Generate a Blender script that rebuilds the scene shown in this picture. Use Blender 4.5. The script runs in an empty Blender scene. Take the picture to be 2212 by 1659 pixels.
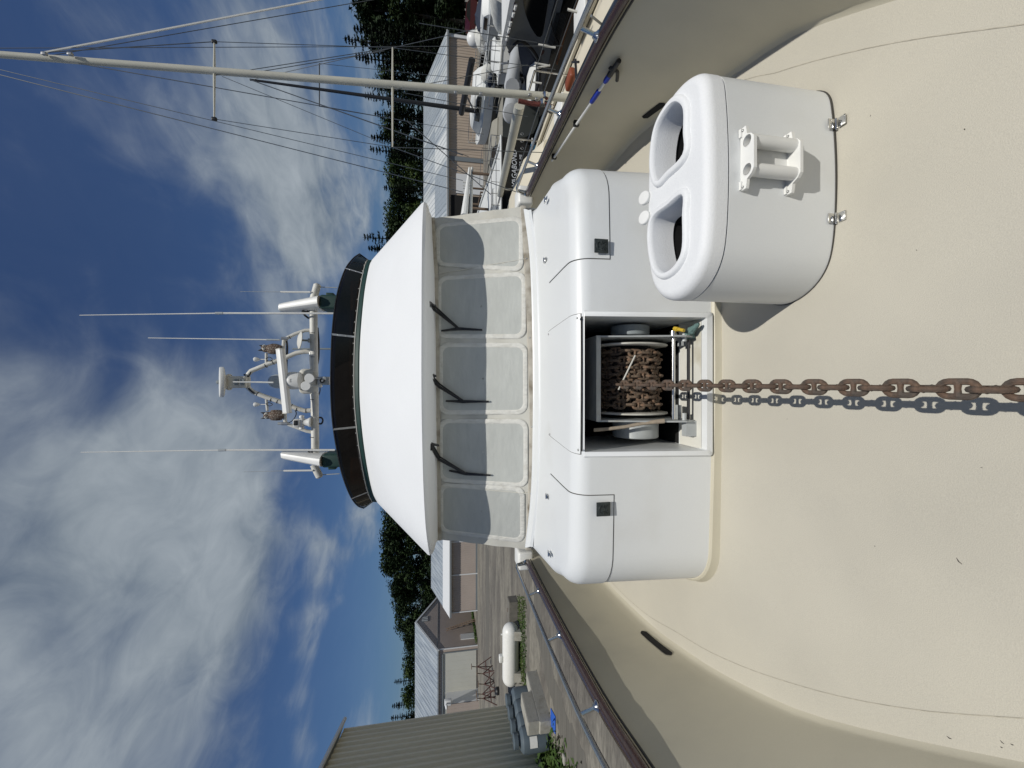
import bpy, bmesh, math, random
from math import sin, cos, pi, radians, sqrt, atan2
from mathutils import Vector, Matrix
random.seed(7)
S = bpy.context.scene
COL = S.collection
# ---------------------------------------------------------------- camera
PITCH = radians(10.15)
EYE = Vector((0, 0, 1.75))
cp, sp = cos(PITCH), sin(PITCH)
cam_d = bpy.data.cameras.new("camera")
cam_d.lens = 36 * 1570 / 4032
cam_d.sensor_width = 36
cam_d.clip_start = 0.05
cam_d.clip_end = 3000
cam = bpy.data.objects.new("camera", cam_d)
COL.objects.link(cam)
# phone held sideways: image right points down, image up points to world +X
cam.matrix_world = Matrix(((0, 1, 0, EYE.x), (-sp, 0, -cp, EYE.y), (-cp, 0, sp, EYE.z), (0, 0, 0, 1)))
S.camera = cam
# ---------------------------------------------------------------- light
SUN_TRAVEL = Vector((-0.18, 0.45, -1)).normalized()
sun_el = math.asin(-SUN_TRAVEL.z)
sun_az = atan2(-SUN_TRAVEL.x, -SUN_TRAVEL.y)      # clockwise from +Y
W = bpy.data.worlds.new("World")
S.world = W
W.use_nodes = True
def build_world():
    nt = W.node_tree
    N, L = nt.nodes, nt.links
    N.clear()
    out = N.new('ShaderNodeOutputWorld')
    bg = N.new('ShaderNodeBackground')
    L.new(bg.outputs[0], out.inputs[0])
    sky = N.new('ShaderNodeTexSky')
    sky.sky_type = 'NISHITA'
    sky.sun_disc = False
    sky.sun_elevation = sun_el
    sky.sun_rotation = sun_az
    sky.air_density = 1.2
    sky.dust_density = 0.3
    sky.ozone_density = 3.0
    bg.inputs[1].default_value = 0.085
    tc = N.new('ShaderNodeTexCoord')
    sep = N.new('ShaderNodeSeparateXYZ')
    L.new(tc.outputs['Generated'], sep.inputs[0])
    def math_(op, a, b=None, clamp=False):
        n = N.new('ShaderNodeMath'); n.operation = op; n.use_clamp = clamp
        for i, v in enumerate((a, b)):
            if v is None: continue
            if isinstance(v, (int, float)): n.inputs[i].default_value = v
            else: L.new(v, n.inputs[i])
        return n.outputs[0]
    zc = math_('MAXIMUM', sep.outputs[2], 0.02)
    zz = math_('ADD', zc, 0.12)
    px = math_('DIVIDE', sep.outputs[0], zz)
    py = math_('DIVIDE', sep.outputs[1], zz)
    cmb = N.new('ShaderNodeCombineXYZ')
    L.new(px, cmb.inputs[0]); L.new(py, cmb.inputs[1])
    def noise(scale, detail, rough, dist, loc, rot, scl):
        mp = N.new('ShaderNodeMapping')
        mp.inputs['Location'].default_value = loc
        mp.inputs['Rotation'].default_value = (0, 0, radians(rot))
        mp.inputs['Scale'].default_value = scl
        L.new(cmb.outputs[0], mp.inputs[0])
        n = N.new('ShaderNodeTexNoise')
        n.inputs['Scale'].default_value = scale
        n.inputs['Detail'].default_value = detail
        n.inputs['Roughness'].default_value = rough
        n.inputs['Distortion'].default_value = dist
        L.new(mp.outputs[0], n.inputs['Vector'])
        return n.outputs[0]
    big = noise(CL['bs'], 3, 0.5, 0.3, CL['b'], CL['rot'], (1, 0.8, 1))
    mid = noise(CL['ms'], 6, 0.50, 0.5, CL['m'], CL['rot'] + 12, (1, 0.8, 1))
    fin = noise(CL['fs'], 6, 0.6, 0.8, CL['f'], CL['rot'] - 10, (1, 0.7, 1))
    s = math_('ADD', math_('MULTIPLY', big, 0.70), math_('MULTIPLY', mid, 0.52))
    s = math_('ADD', s, math_('MULTIPLY', fin, 0.13))
    # broad cloud banks and clear gaps at fixed directions of the sky
    for (hx, hy), rad, wgt in BANKS:
        a = (hx - 1106.0) / 861.3; b = (829.5 - hy) / 861.3
        d = Vector((b, cp - a * sp, -sp - a * cp)).normalized()
        vm = N.new('ShaderNodeVectorMath'); vm.operation = 'DISTANCE'
        L.new(tc.outputs['Generated'], vm.inputs[0]); vm.inputs[1].default_value = d
        mr = N.new('ShaderNodeMapRange'); mr.interpolation_type = 'SMOOTHSTEP'
        mr.inputs[1].default_value = rad; mr.inputs[2].default_value = 0.0
        mr.inputs[3].default_value = 0.0; mr.inputs[4].default_value = wgt * CL['bank']
        L.new(vm.outputs['Value'], mr.inputs[0])
        s = math_('ADD', s, mr.outputs[0])
    ramp = N.new('ShaderNodeMapRange'); ramp.interpolation_type = 'SMOOTHSTEP'
    ramp.inputs[1].default_value = CL['lo']; ramp.inputs[2].default_value = CL['hi']
    L.new(s, ramp.inputs[0])
    fac = math_('MULTIPLY', ramp.outputs[0], CL['den'])
    # keep the air clear close to the horizon
    fac2 = math_('MULTIPLY', fac, math_('MULTIPLY', math_('SUBTRACT', sep.outputs[2], 0.03), 7.0, True), True)
    fac3 = math_('ADD', fac2, CL['veil'], True)
    tint = N.new('ShaderNodeMix'); tint.data_type = 'RGBA'; tint.blend_type = 'MULTIPLY'
    tint.inputs[0].default_value = 1.0
    L.new(sky.outputs[0], tint.inputs[6])
    tint.inputs[7].default_value = SKY_TINT
    mx = N.new('ShaderNodeMix'); mx.data_type = 'RGBA'
    L.new(fac3, mx.inputs[0])
    L.new(tint.outputs[2], mx.inputs[6])
    cc = N.new('ShaderNodeMix'); cc.data_type = 'RGBA'
    L.new(math_('MULTIPLY', math_('SUBTRACT', math_('ADD', math_('MULTIPLY', mid, .6), math_('MULTIPLY', fin, .4)), 0.36), 3.2, True), cc.inputs[0])
    cc.inputs[6].default_value = CLOUD_DARK; cc.inputs[7].default_value = CLOUD_COL
    L.new(cc.outputs[2], mx.inputs[7])
    L.new(mx.outputs[2], bg.inputs[0])
BANKS = [((150, 1350), .40, .11), ((330, 1150), .25, .09), ((430, 1500), .30, .13), ((560, 1180), .16, .10), ((520, 1330), .16, .09), ((480, 1010), .18, .07),
         ((560, 560), .30, .10), ((640, 330), .26, .13), ((700, 480), .22, .08), ((350, 330), .14, .09), ((470, 180), .22, .06), ((20, 1250), .25, .08),
         ((640, 1350), .13, -.16), ((620, 1230), .09, -.14), ((640, 1500), .10, -.12), ((690, 1050), .14, -.14), ((800, 1300), .16, -.18), ((760, 1440), .10, -.12), ((800, 1480), .10, -.1),
         ((690, 1250), .055, .16), ((680, 1330), .055, .18), ((672, 1410), .055, .18), ((662, 1500), .055, .17), ((700, 1180), .045, .12), ((655, 1590), .05, .14), ((735, 1300), .03, .10), ((728, 1400), .03, .10), ((745, 1200), .03, .10),
         ((120, 850), .22, -.07), ((280, 620), .20, -.08), ((100, 330), .3, -.06), ((400, 720), .10, -.05), ((60, 600), .25, -.03)]
CL = dict(bs=0.75, ms=1.9, fs=6.0, b=(3.7, 1.1, 0), m=(0.4, 6.3, 0), f=(5.1, 2.2, 0), rot=25, lo=0.58, hi=0.90, den=0.9, veil=0.04, bank=0.8)
SKY_TINT = (0.30, 0.42, 0.62, 1)
CLOUD_DARK = (2.3, 2.85, 3.45, 1)
CLOUD_COL = (4.8, 5.4, 5.9, 1)
build_world()
sun_l = bpy.data.lights.new("sun", 'SUN')
sun_l.energy = 3.9
sun_l.angle = radians(0.53)
sun_l.color = (1.0, 0.965, 0.90)
sun_o = bpy.data.objects.new("sun", sun_l)
COL.objects.link(sun_o)
sun_o.rotation_mode = 'QUATERNION'
sun_o.rotation_quaternion = SUN_TRAVEL.to_track_quat('-Z', 'Y')
sun_o.location = (3, -6, 15)
S.view_settings.view_transform = 'Standard'
S.view_settings.look = 'None'
S.view_settings.exposure = -0.17
S.view_settings.gamma = 1.0
S.render.resolution_x = 1024
S.render.resolution_y = 768
# ---------------------------------------------------------------- helpers
def D(dx, dy, x=None, y=None, z=None):
    """measured survey point: where the sight line through a measured direction meets a real plane"""
    a = (dx - 1106.0) / 861.3
    b = (829.5 - dy) / 861.3
    d = Vector((b, cp - a * sp, -sp - a * cp))
    if y is not None: t = (y - EYE.y) / d.y
    elif z is not None: t = (z - EYE.z) / d.z
    else: t = (x - EYE.x) / d.x
    return EYE + d * t

class MB:
    def __init__(s):
        s.v = []; s.f = []
    def add(s, vs, fs):
        n = len(s.v)
        s.v += [tuple(p) for p in vs]
        s.f += [tuple(i + n for i in f) for f in fs]
        return s
    def box(s, c, size, rot=None):
        hx, hy, hz = [q / 2 for q in size]
        vs = [Vector((x, y, z)) for x in (-hx, hx) for y in (-hy, hy) for z in (-hz, hz)]
        if rot is not None: vs = [rot @ p for p in vs]
        c = Vector(c)
        return s.add([p + c for p in vs], [(0, 1, 3, 2), (4, 6, 7, 5), (0, 4, 5, 1), (2, 3, 7, 6), (0, 2, 6, 4), (1, 5, 7, 3)])
    def rbox(s, c, size, r=0.01, seg=3, rot=None):
        bm = bmesh.new()
        bmesh.ops.create_cube(bm, size=1)
        bmesh.ops.scale(bm, vec=size, verts=bm.verts)
        bmesh.ops.bevel(bm, geom=bm.edges[:] + bm.verts[:], offset=r, segments=seg, affect='EDGES', profile=0.5)
        bm.verts.index_update()
        vs = [p.co.copy() for p in bm.verts]
        fs = [tuple(q.index for q in f.verts) for f in bm.faces]
        bm.free()
        if rot is not None: vs = [rot @ p for p in vs]
        c = Vector(c)
        return s.add([p + c for p in vs], fs)
    def ring(s, rings, close=True, cap0=False, cap1=False):
        n = len(rings[0]); vs = [p for r in rings for p in r]; fs = []
        m = n if close else n - 1
        for i in range(len(rings) - 1):
            for j in range(m):
                k = (j + 1) % n
                fs.append((i * n + j, i * n + k, (i + 1) * n + k, (i + 1) * n + j))
        if cap0: fs.append(tuple(range(n))[::-1])
        if cap1: fs.append(tuple((len(rings) - 1) * n + j for j in range(n)))
        return s.add(vs, fs)
    def tube(s, pts, r, seg=10, closed=False, cap=True):
        pts = [Vector(p) for p in pts]
        n = len(pts)
        rr = r if isinstance(r, (list, tuple)) else [r] * n
        tang = []
        for i in range(n):
            if closed: t = pts[(i + 1) % n] - pts[i - 1]
            elif i == 0: t = pts[1] - pts[0]
            elif i == n - 1: t = pts[-1] - pts[-2]
            else: t = (pts[i + 1] - pts[i]).normalized() + (pts[i] - pts[i - 1]).normalized()
            tang.append(t.normalized())
        up = Vector((0, 0, 1)) if abs(tang[0].z) < 0.9 else Vector((1, 0, 0))
        nrm = (up - tang[0] * up.dot(tang[0])).normalized()
        rings = []
        for i in range(n):
            nrm = (nrm - tang[i] * nrm.dot(tang[i])).normalized()
            bi = tang[i].cross(nrm)
            rings.append([pts[i] + (nrm * cos(2 * pi * k / seg) + bi * sin(2 * pi * k / seg)) * rr[i] for k in range(seg)])
        if closed:
            rings.append(rings[0])
            return s.ring(rings)
        return s.ring(rings, cap0=cap, cap1=cap)
    def lathe(s, prof, c, axis=(0, 0, 1), seg=24):
        """prof: list of (radius, height along axis)"""
        ax = Vector(axis).normalized()
        up = Vector((0, 0, 1)) if abs(ax.z) < 0.9 else Vector((1, 0, 0))
        u = (up - ax * up.dot(ax)).normalized(); w = ax.cross(u)
        c = Vector(c)
        rings = [[c + ax * h + (u * cos(2 * pi * k / seg) + w * sin(2 * pi * k / seg)) * max(r, 1e-4) for k in range(seg)] for r, h in prof]
        return s.ring(rings, cap0=True, cap1=True)
    def cyl(s, a, b, r, seg=16):
        return s.tube([a, b], r, seg)
    def sphere(s, c, r, seg=16, rings=10, scale=(1, 1, 1)):
        c = Vector(c)
        rr = []
        for i in range(rings + 1):
            t = pi * i / rings
            rr.append([c + Vector((r * max(sin(t), 1e-3) * cos(2 * pi * k / seg) * scale[0], r * max(sin(t), 1e-3) * sin(2 * pi * k / seg) * scale[1], r * cos(t) * scale[2])) for k in range(seg)])
        return s.ring(rr)
    def prism(s, poly, d):
        """poly: list of 3D points (planar), d: extrusion vector"""
        n = len(poly); d = Vector(d)
        vs = [Vector(p) for p in poly] + [Vector(p) + d for p in poly]
        fs = [tuple(range(n))[::-1], tuple(range(n, 2 * n))]
        fs += [(i, (i + 1) % n, n + (i + 1) % n, n + i) for i in range(n)]
        return s.add(vs, fs)

ORG = {}
def mesh_obj(name, mb, mat, parent=None, smooth=True, sharp=35, label=None, solid=0, recalc=True):
    me = bpy.data.meshes.new(name)
    o = bpy.data.objects.new(name, me)
    off = ORG.get(parent.name_full, Vector((0, 0, 0))) if parent else Vector((0, 0, 0))
    vs = [(p[0] - off.x, p[1] - off.y, p[2] - off.z) for p in mb.v]
    me.from_pydata(vs, [], mb.f)
    if recalc:
        bm = bmesh.new(); bm.from_mesh(me)
        bmesh.ops.remove_doubles(bm, verts=bm.verts, dist=1e-5)
        bmesh.ops.recalc_face_normals(bm, faces=bm.faces)
        bm.to_mesh(me); bm.free()
    if mat: me.materials.append(mat)
    if smooth:
        for p in me.polygons: p.use_smooth = True
        try: me.set_sharp_from_angle(angle=radians(sharp))
        except Exception: pass
    COL.objects.link(o)
    if parent:
        o.parent = parent
        ORG[o.name_full] = off
    if label: o['label'] = label
    if solid:
        m = o.modifiers.new('solid', 'SOLIDIFY'); m.thickness = solid; m.offset = -1
    return o
def tag(o, label=None, cat=None, group=None, kind=None):
    if label: o['label'] = label
    if cat: o['category'] = cat
    if group: o['group'] = group
    if kind: o['kind'] = kind
    return o
def thing(name, loc, label, cat, group=None):
    o = bpy.data.objects.new(name, None)
    COL.objects.link(o)
    o.location = loc
    o.empty_display_size = 0.1
    ORG[o.name_full] = Vector(loc)
    return tag(o, label, cat, group)
def copy_tree(o, parent=None):
    c = o.copy(); COL.objects.link(c)
    if parent: c.parent = parent
    for ch in [q for q in bpy.data.objects if q.parent == o]:
        copy_tree(ch, c)
    return c
def bake_bool(o, cutters, op='DIFFERENCE'):
    for cu in cutters:
        m = o.modifiers.new('b', 'BOOLEAN'); m.operation = op; m.solver = 'EXACT'; m.object = cu
    dg = bpy.context.evaluated_depsgraph_get()
    dg.update()
    me = bpy.data.meshes.new_from_object(o.evaluated_get(dg))
    o.modifiers.clear()
    old = o.data; o.data = me
    bpy.data.meshes.remove(old)
    for cu in cutters:
        d = cu.data; bpy.data.objects.remove(cu); bpy.data.meshes.remove(d)
    for p in me.polygons: p.use_smooth = True
    me.set_sharp_from_angle(angle=radians(30))
    return o
def catmull(pts, n=8, closed=False):
    pts = [Vector(p) for p in pts]; m = len(pts); out = []
    rng = range(m) if closed else range(m - 1)
    for i in rng:
        p0 = pts[(i - 1) % m] if (closed or i > 0) else pts[0] * 2 - pts[1]
        p1 = pts[i]; p2 = pts[(i + 1) % m]
        p3 = pts[(i + 2) % m] if (closed or i + 2 < m) else pts[-1] * 2 - pts[-2]
        for k in range(n):
            t = k / n
            out.append(0.5 * ((2 * p1) + (p2 - p0) * t + (2 * p0 - 5 * p1 + 4 * p2 - p3) * t * t + (3 * p1 - p0 - 3 * p2 + p3) * t ** 3))
    if not closed: out.append(pts[-1])
    return out
def interp(tab, x):
    if x <= tab[0][0]: return tab[0][1]
    for (a, b), (c, d) in zip(tab, tab[1:]):
        if x <= c: return b + (d - b) * (x - a) / (c - a)
    return tab[-1][1]
def sinterp(tab, x, _c={}):
    k = id(tab)
    if k not in _c:
        _c[k] = (tab, [(p.x, p.y) for p in catmull([(a, b, 0) for a, b in tab], 10)])
    return interp(_c[k][1], x)
# ---------------------------------------------------------------- materials
def mat(name, col, rough=0.5, metal=0.0, var=0.0, vscale=3.0, bump=0.0, bscale=60.0, col2=None, c2lo=0.45, c2hi=0.65, c2scale=2.0,
        coat=0.0, spec=0.5, stretch=(1, 1, 1), detail=5, trans=0.0, alpha=1.0, bdetail=3, rvar=0.0, speck=0.0, sscale=400.0):
    m = bpy.data.materials.new(name); m.use_nodes = True
    nt = m.node_tree; N, L = nt.nodes, nt.links
    b = N['Principled BSDF']
    b.inputs['Roughness'].default_value = rough
    b.inputs['Metallic'].default_value = metal
    b.inputs['Coat Weight'].default_value = coat
    b.inputs['Specular IOR Level'].default_value = spec
    b.inputs['Transmission Weight'].default_value = trans
    b.inputs['Alpha'].default_value = alpha
    tc = N.new('ShaderNodeTexCoord')
    mp = N.new('ShaderNodeMapping'); mp.inputs['Scale'].default_value = stretch
    L.new(tc.outputs['Object'], mp.inputs[0])
    c4 = (*col, 1)
    b.inputs['Base Color'].default_value = c4
    last = None
    if col2 is not None:
        n = N.new('ShaderNodeTexNoise'); n.inputs['Scale'].default_value = c2scale; n.inputs['Detail'].default_value = 6
        L.new(mp.outputs[0], n.inputs['Vector'])
        r = N.new('ShaderNodeMapRange'); r.inputs[1].default_value = c2lo; r.inputs[2].default_value = c2hi
        L.new(n.outputs[0], r.inputs[0])
        mx = N.new('ShaderNodeMix'); mx.data_type = 'RGBA'
        L.new(r.outputs[0], mx.inputs[0]); mx.inputs[6].default_value = c4; mx.inputs[7].default_value = (*col2, 1)
        last = mx.outputs[2]
    if var > 0:
        n = N.new('ShaderNodeTexNoise'); n.inputs['Scale'].default_value = vscale; n.inputs['Detail'].default_value = detail
        L.new(mp.outputs[0], n.inputs['Vector'])
        r = N.new('ShaderNodeMapRange'); r.inputs[1].default_value = 0.25; r.inputs[2].default_value = 0.75
        r.inputs[3].default_value = 1 - var; r.inputs[4].default_value = 1 + var
        L.new(n.outputs[0], r.inputs[0])
        hs = N.new('ShaderNodeHueSaturation')
        L.new(r.outputs[0], hs.inputs['Value'])
        if last is None: hs.inputs['Color'].default_value = c4
        else: L.new(last, hs.inputs['Color'])
        last = hs.outputs[0]
    if speck > 0:
        n = N.new('ShaderNodeTexNoise'); n.inputs['Scale'].default_value = sscale; n.inputs['Detail'].default_value = 2
        L.new(mp.outputs[0], n.inputs['Vector'])
        r = N.new('ShaderNodeMapRange'); r.inputs[1].default_value = 0.3; r.inputs[2].default_value = 0.7
        r.inputs[3].default_value = 1 - speck; r.inputs[4].default_value = 1 + speck
        L.new(n.outputs[0], r.inputs[0])
        hs = N.new('ShaderNodeHueSaturation'); L.new(r.outputs[0], hs.inputs['Value'])
        if last is None: hs.inputs['Color'].default_value = c4
        else: L.new(last, hs.inputs['Color'])
        last = hs.outputs[0]
    if last is not None: L.new(last, b.inputs['Base Color'])
    if rvar > 0:
        n = N.new('ShaderNodeTexNoise'); n.inputs['Scale'].default_value = vscale * 1.7
        L.new(mp.outputs[0], n.inputs['Vector'])
        r = N.new('ShaderNodeMapRange'); r.inputs[3].default_value = rough - rvar; r.inputs[4].default_value = rough + rvar
        L.new(n.outputs[0], r.inputs[0]); L.new(r.outputs[0], b.inputs['Roughness'])
    if bump > 0:
        n = N.new('ShaderNodeTexNoise'); n.inputs['Scale'].default_value = bscale; n.inputs['Detail'].default_value = bdetail
        L.new(mp.outputs[0], n.inputs['Vector'])
        bp = N.new('ShaderNodeBump'); bp.inputs['Strength'].default_value = 1.0; bp.inputs['Distance'].default_value = bump
        L.new(n.outputs[0], bp.inputs['Height']); L.new(bp.outputs[0], b.inputs['Normal'])
    return m
M = {}
M['gel'] = mat('white_gelcoat', (0.69, 0.705, 0.70), 0.38, col2=(0.60, 0.60, 0.57), c2lo=.56, c2hi=.85, c2scale=1.6, speck=0.012, sscale=150, var=0.025, vscale=1.3, bump=0.0004, bscale=30, rvar=0.08)
M['gel_rough'] = mat('white_nonskid', (0.74, 0.75, 0.75), 0.6, var=0.02, vscale=2, bump=0.0012, bscale=160, speck=0.02, sscale=120)
M['gel_dirty'] = mat('white_gelcoat_stained', (0.62, 0.61, 0.55), 0.5, var=0.05, vscale=3, col2=(0.42, 0.38, 0.27), c2lo=0.55, c2hi=0.8, c2scale=4)
M['cream'] = mat('cream_nonskid_deck', (0.49, 0.462, 0.385), 0.62, var=0.06, vscale=1.1, bump=0.0010, bscale=260, speck=0.05, sscale=260, col2=(0.465, 0.44, 0.37), c2lo=0.42, c2hi=0.75, c2scale=1.8, bdetail=2)
M['cream_smooth'] = mat('cream_gelcoat', (0.51, 0.475, 0.37), 0.40, speck=0.02, sscale=180, var=0.045, vscale=1.4, col2=(0.46, 0.43, 0.34), c2lo=0.45, c2hi=0.75, c2scale=2.6, bump=0.0006, bscale=14, rvar=0.1)
M['seam'] = mat('dark_sealant', (0.05, 0.047, 0.04), 0.8)
M['seam_soft'] = mat('grey_deck_seam', (0.38, 0.35, 0.28), 0.8, var=0.3, vscale=30)
M['rail'] = mat('varnished_teak', (0.035, 0.016, 0.010), 0.25, var=0.4, vscale=14, stretch=(6, 1, 6), coat=0.3)
M['steel'] = mat('stainless_steel', (0.62, 0.62, 0.61), 0.16, metal=1, bump=0.0002, bscale=60)
M['steel_old'] = mat('worn_steel', (0.40, 0.40, 0.39), 0.42, metal=0.8, var=0.2, vscale=20)
M['galv'] = mat('grey_painted_steel', (0.40, 0.42, 0.42), 0.5, metal=0.2, var=0.12, vscale=12, col2=(0.30, 0.27, 0.2), c2lo=0.6, c2hi=0.8, c2scale=9)
M['galv_dk'] = mat('grey_motor_paint', (0.24, 0.27, 0.28), 0.5, var=0.12, vscale=8)
M['rust'] = mat('rusty_chain_iron', (0.145, 0.092, 0.062), 0.85, metal=0.1, var=0.45, vscale=40, col2=(0.07, 0.057, 0.046), c2lo=0.42, c2hi=0.62, c2scale=26, bump=0.002, bscale=260)
M['rust_dk'] = mat('weathered_chain_iron', (0.15, 0.108, 0.075), 0.9, metal=0.1, var=0.45, vscale=40, col2=(0.165, 0.10, 0.062), c2lo=0.50, c2hi=0.66, c2scale=20, bump=0.002, bscale=260)
M['fabric'] = mat('canvas_cover', (0.54, 0.53, 0.475), 0.85, var=0.07, vscale=5, col2=(0.45, 0.43, 0.37), c2lo=0.45, c2hi=0.8, c2scale=5, bump=0.003, bscale=26, bdetail=6)
M['welt'] = mat('pale_window_binding', (0.62, 0.61, 0.56), 0.85, var=0.06, vscale=24, col2=(0.55, 0.535, 0.48), c2lo=.48, c2hi=.7, c2scale=14, bump=0.012, bscale=20, stretch=(1.6, 1, .8), bdetail=4)
M['mesh'] = mat('grey_mesh_fabric', (0.44, 0.45, 0.42), 0.8, var=0.07, vscale=5, stretch=(1.0, 1, 2.6), bump=0.006, bscale=7, bdetail=5, speck=.03, sscale=160)
M['grime'] = mat('grimy_canvas_hem', (0.42, 0.39, 0.33), 0.9, var=0.2, vscale=9, col2=(0.13, 0.10, 0.06), c2lo=0.5, c2hi=0.75, c2scale=7)
M['black'] = mat('black_plastic', (0.012, 0.012, 0.013), 0.45)
M['blackmatt'] = mat('matt_black_and_shade', (0.004, 0.004, 0.004), 0.9)  # plain matt black parts, and the shade painted into the recess
M['green'] = mat('dark_green_paint', (0.006, 0.035, 0.028), 0.6)
M['brown'] = mat('tan_seat_vinyl', (0.30, 0.17, 0.07), 0.5)
M['white'] = mat('white_paint', (0.72, 0.72, 0.69), 0.4, var=0.05, vscale=8)
M['white_old'] = mat('weathered_white_paint', (0.58, 0.57, 0.52), 0.5, var=0.10, vscale=9, col2=(0.38, 0.36, 0.30), c2lo=0.55, c2hi=0.8, c2scale=6)
M['blue'] = mat('blue_foam_grip', (0.012, 0.035, 0.32), 0.6)
M['orange'] = mat('orange_vinyl', (0.20, 0.05, 0.018), 0.5)
M['yellow'] = mat('yellow_brass', (0.55, 0.38, 0.04), 0.4)
M['patina'] = mat('green_patina', (0.10, 0.17, 0.16), 0.8, var=0.4, vscale=60, bump=0.004, bscale=90)
M['latch'] = mat('pewter_latch', (0.055, 0.065, 0.065), 0.45, metal=0.6, var=0.3, vscale=30)
M['owl'] = mat('brown_owl_plastic', (0.10, 0.062, 0.042), 0.8, var=0.4, vscale=40, col2=(0.28, 0.25, 0.21), c2lo=0.52, c2hi=0.6, c2scale=34)
M['radome'] = mat('grey_radome', (0.42, 0.45, 0.46), 0.35)
M['rope'] = mat('old_rope', (0.30, 0.25, 0.19), 0.9, var=0.2, vscale=40)
# tinted acrylic: dark see-through sheet
def acrylic():
    m = bpy.data.materials.new('smoked_acrylic'); m.use_nodes = True
    nt = m.node_tree; N, L = nt.nodes, nt.links
    N.remove(N['Principled BSDF'])
    out = N['Material Output']
    tr = N.new('ShaderNodeBsdfTransparent'); tr.inputs[0].default_value = (0.30, 0.23, 0.17, 1)
    df = N.new('ShaderNodeBsdfPrincipled'); df.inputs['Base Color'].default_value = (0.006, 0.005, 0.005, 1)
    df.inputs['Roughness'].default_value = 0.03
    mx = N.new('ShaderNodeMixShader'); mx.inputs[0].default_value = 0.66
    L.new(tr.outputs[0], mx.inputs[1]); L.new(df.outputs[0], mx.inputs[2]); L.new(mx.outputs[0], out.inputs[0])
    return m
M['acrylic'] = acrylic()
M['glassdk'] = mat('dark_window_glass', (0.006, 0.007, 0.008), 0.08, spec=0.6)
# ================================================================ our motor yacht
CX = 0.08
YB = (CX, 3.0, 0.0)
yacht = thing('motor_yacht', YB, 'large white and cream motor yacht whose foredeck, trunk and wheelhouse fill the picture', 'motor yacht')
def yp(name, mb, m, parent=None, **k): return mesh_obj(name, mb, m, parent or yacht, **k)
W_BASE = [(-1.0, 0.02), (-0.7, 0.36), (-0.3, 0.66), (0.2, 0.93), (0.92, 1.25), (1.35, 1.42), (1.7, 1.56), (2.18, 1.76), (2.7, 1.93), (3.2, 2.07), (3.95, 2.20), (5, 2.30), (7, 2.42), (10, 2.5), (14, 2.5)]
W_RAIL = [(-1.75, 0.03), (-1.4, 0.50), (-0.9, 0.93), (-0.3, 1.28), (0.3, 1.52), (1.0, 1.74), (1.8, 1.95), (2.37, 2.09), (3.3, 2.225), (4.2, 2.31), (5, 2.36), (7, 2.46), (10, 2.54), (14, 2.54)]
Z_RAIL = [(-1.8, 1.0), (0.5, .84), (1.8, .765), (2.37, .735), (3.3, .69), (4.2, .655), (5, .63), (7, .57), (14, .5)]
def edge_tab(pts, sgn):
    t = []
    for q in pts:
        p = D(q[0], q[1], z=0.0); t.append((p.y, sgn * (p.x - CX)))
    return sorted(t)
WB_L = [(-.78, .02), (-.5, .22), (0, .60), (.5, .96)] + edge_tab([(2192.5, 1656), (1843.6, 1578), (1698, 1530.7), (1562.5, 1463), (1488, 1415.5), (1406.7, 1354.6), (1317, 1267)], -1) + [(5.2, 2.26), (7, 2.38), (10, 2.46), (14, 2.46)]
WB_R = [(-.78, .02), (-.5, .22), (0, .60), (.5, .95), (.93, 1.23)] + edge_tab([(1903.7, 0), (1762, 48.6), (1681, 89), (1575.6, 161.9)], 1) + [(3.2, 2.14), (4.0, 2.21), (5.2, 2.28), (7, 2.38), (10, 2.46), (14, 2.46)]
SM_L = [(-.1, .34), (.4, .72)] + edge_tab([(2209, 1551), (1989, 1534), (1819.9, 1505), (1700.7, 1472.4), (1613, 1442.6), (1528.6, 1405), (1461, 1364.7), (1384.7, 1317)], -1) + [(4.2, 2.15), (8, 2.28)]
SM_R = [(-.1, .27), (.4, .65)] + edge_tab([(2207, 54.6), (1944, 91), (1762, 131.5), (1660.7, 162), (1608, 172)], 1) + [(2.5, 1.87), (3.2, 2.01), (4.2, 2.12), (8, 2.28)]
N_ST = 70
TS = [i / N_ST for i in range(N_ST + 1)]
def yb_(t): return -.78 + 12.78 * t ** 1.2
def yr_(t): return -1.75 + 13.75 * t ** 1.18
def basept(t, sgn):
    y = yb_(t); return Vector((CX + sgn * sinterp(WB_L if sgn < 0 else WB_R, y), y, 0.0))
def railpt(t, sgn):
    # rail point lying outboard of the base point, slightly further forward
    yb = yb_(t); y = yb - 0.75 * max(0.0, 1 - (yb + .78) / 2.4) ** 1.5
    return Vector((CX + sgn * sinterp(W_RAIL, y), y, sinterp(Z_RAIL, y)))
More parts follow.
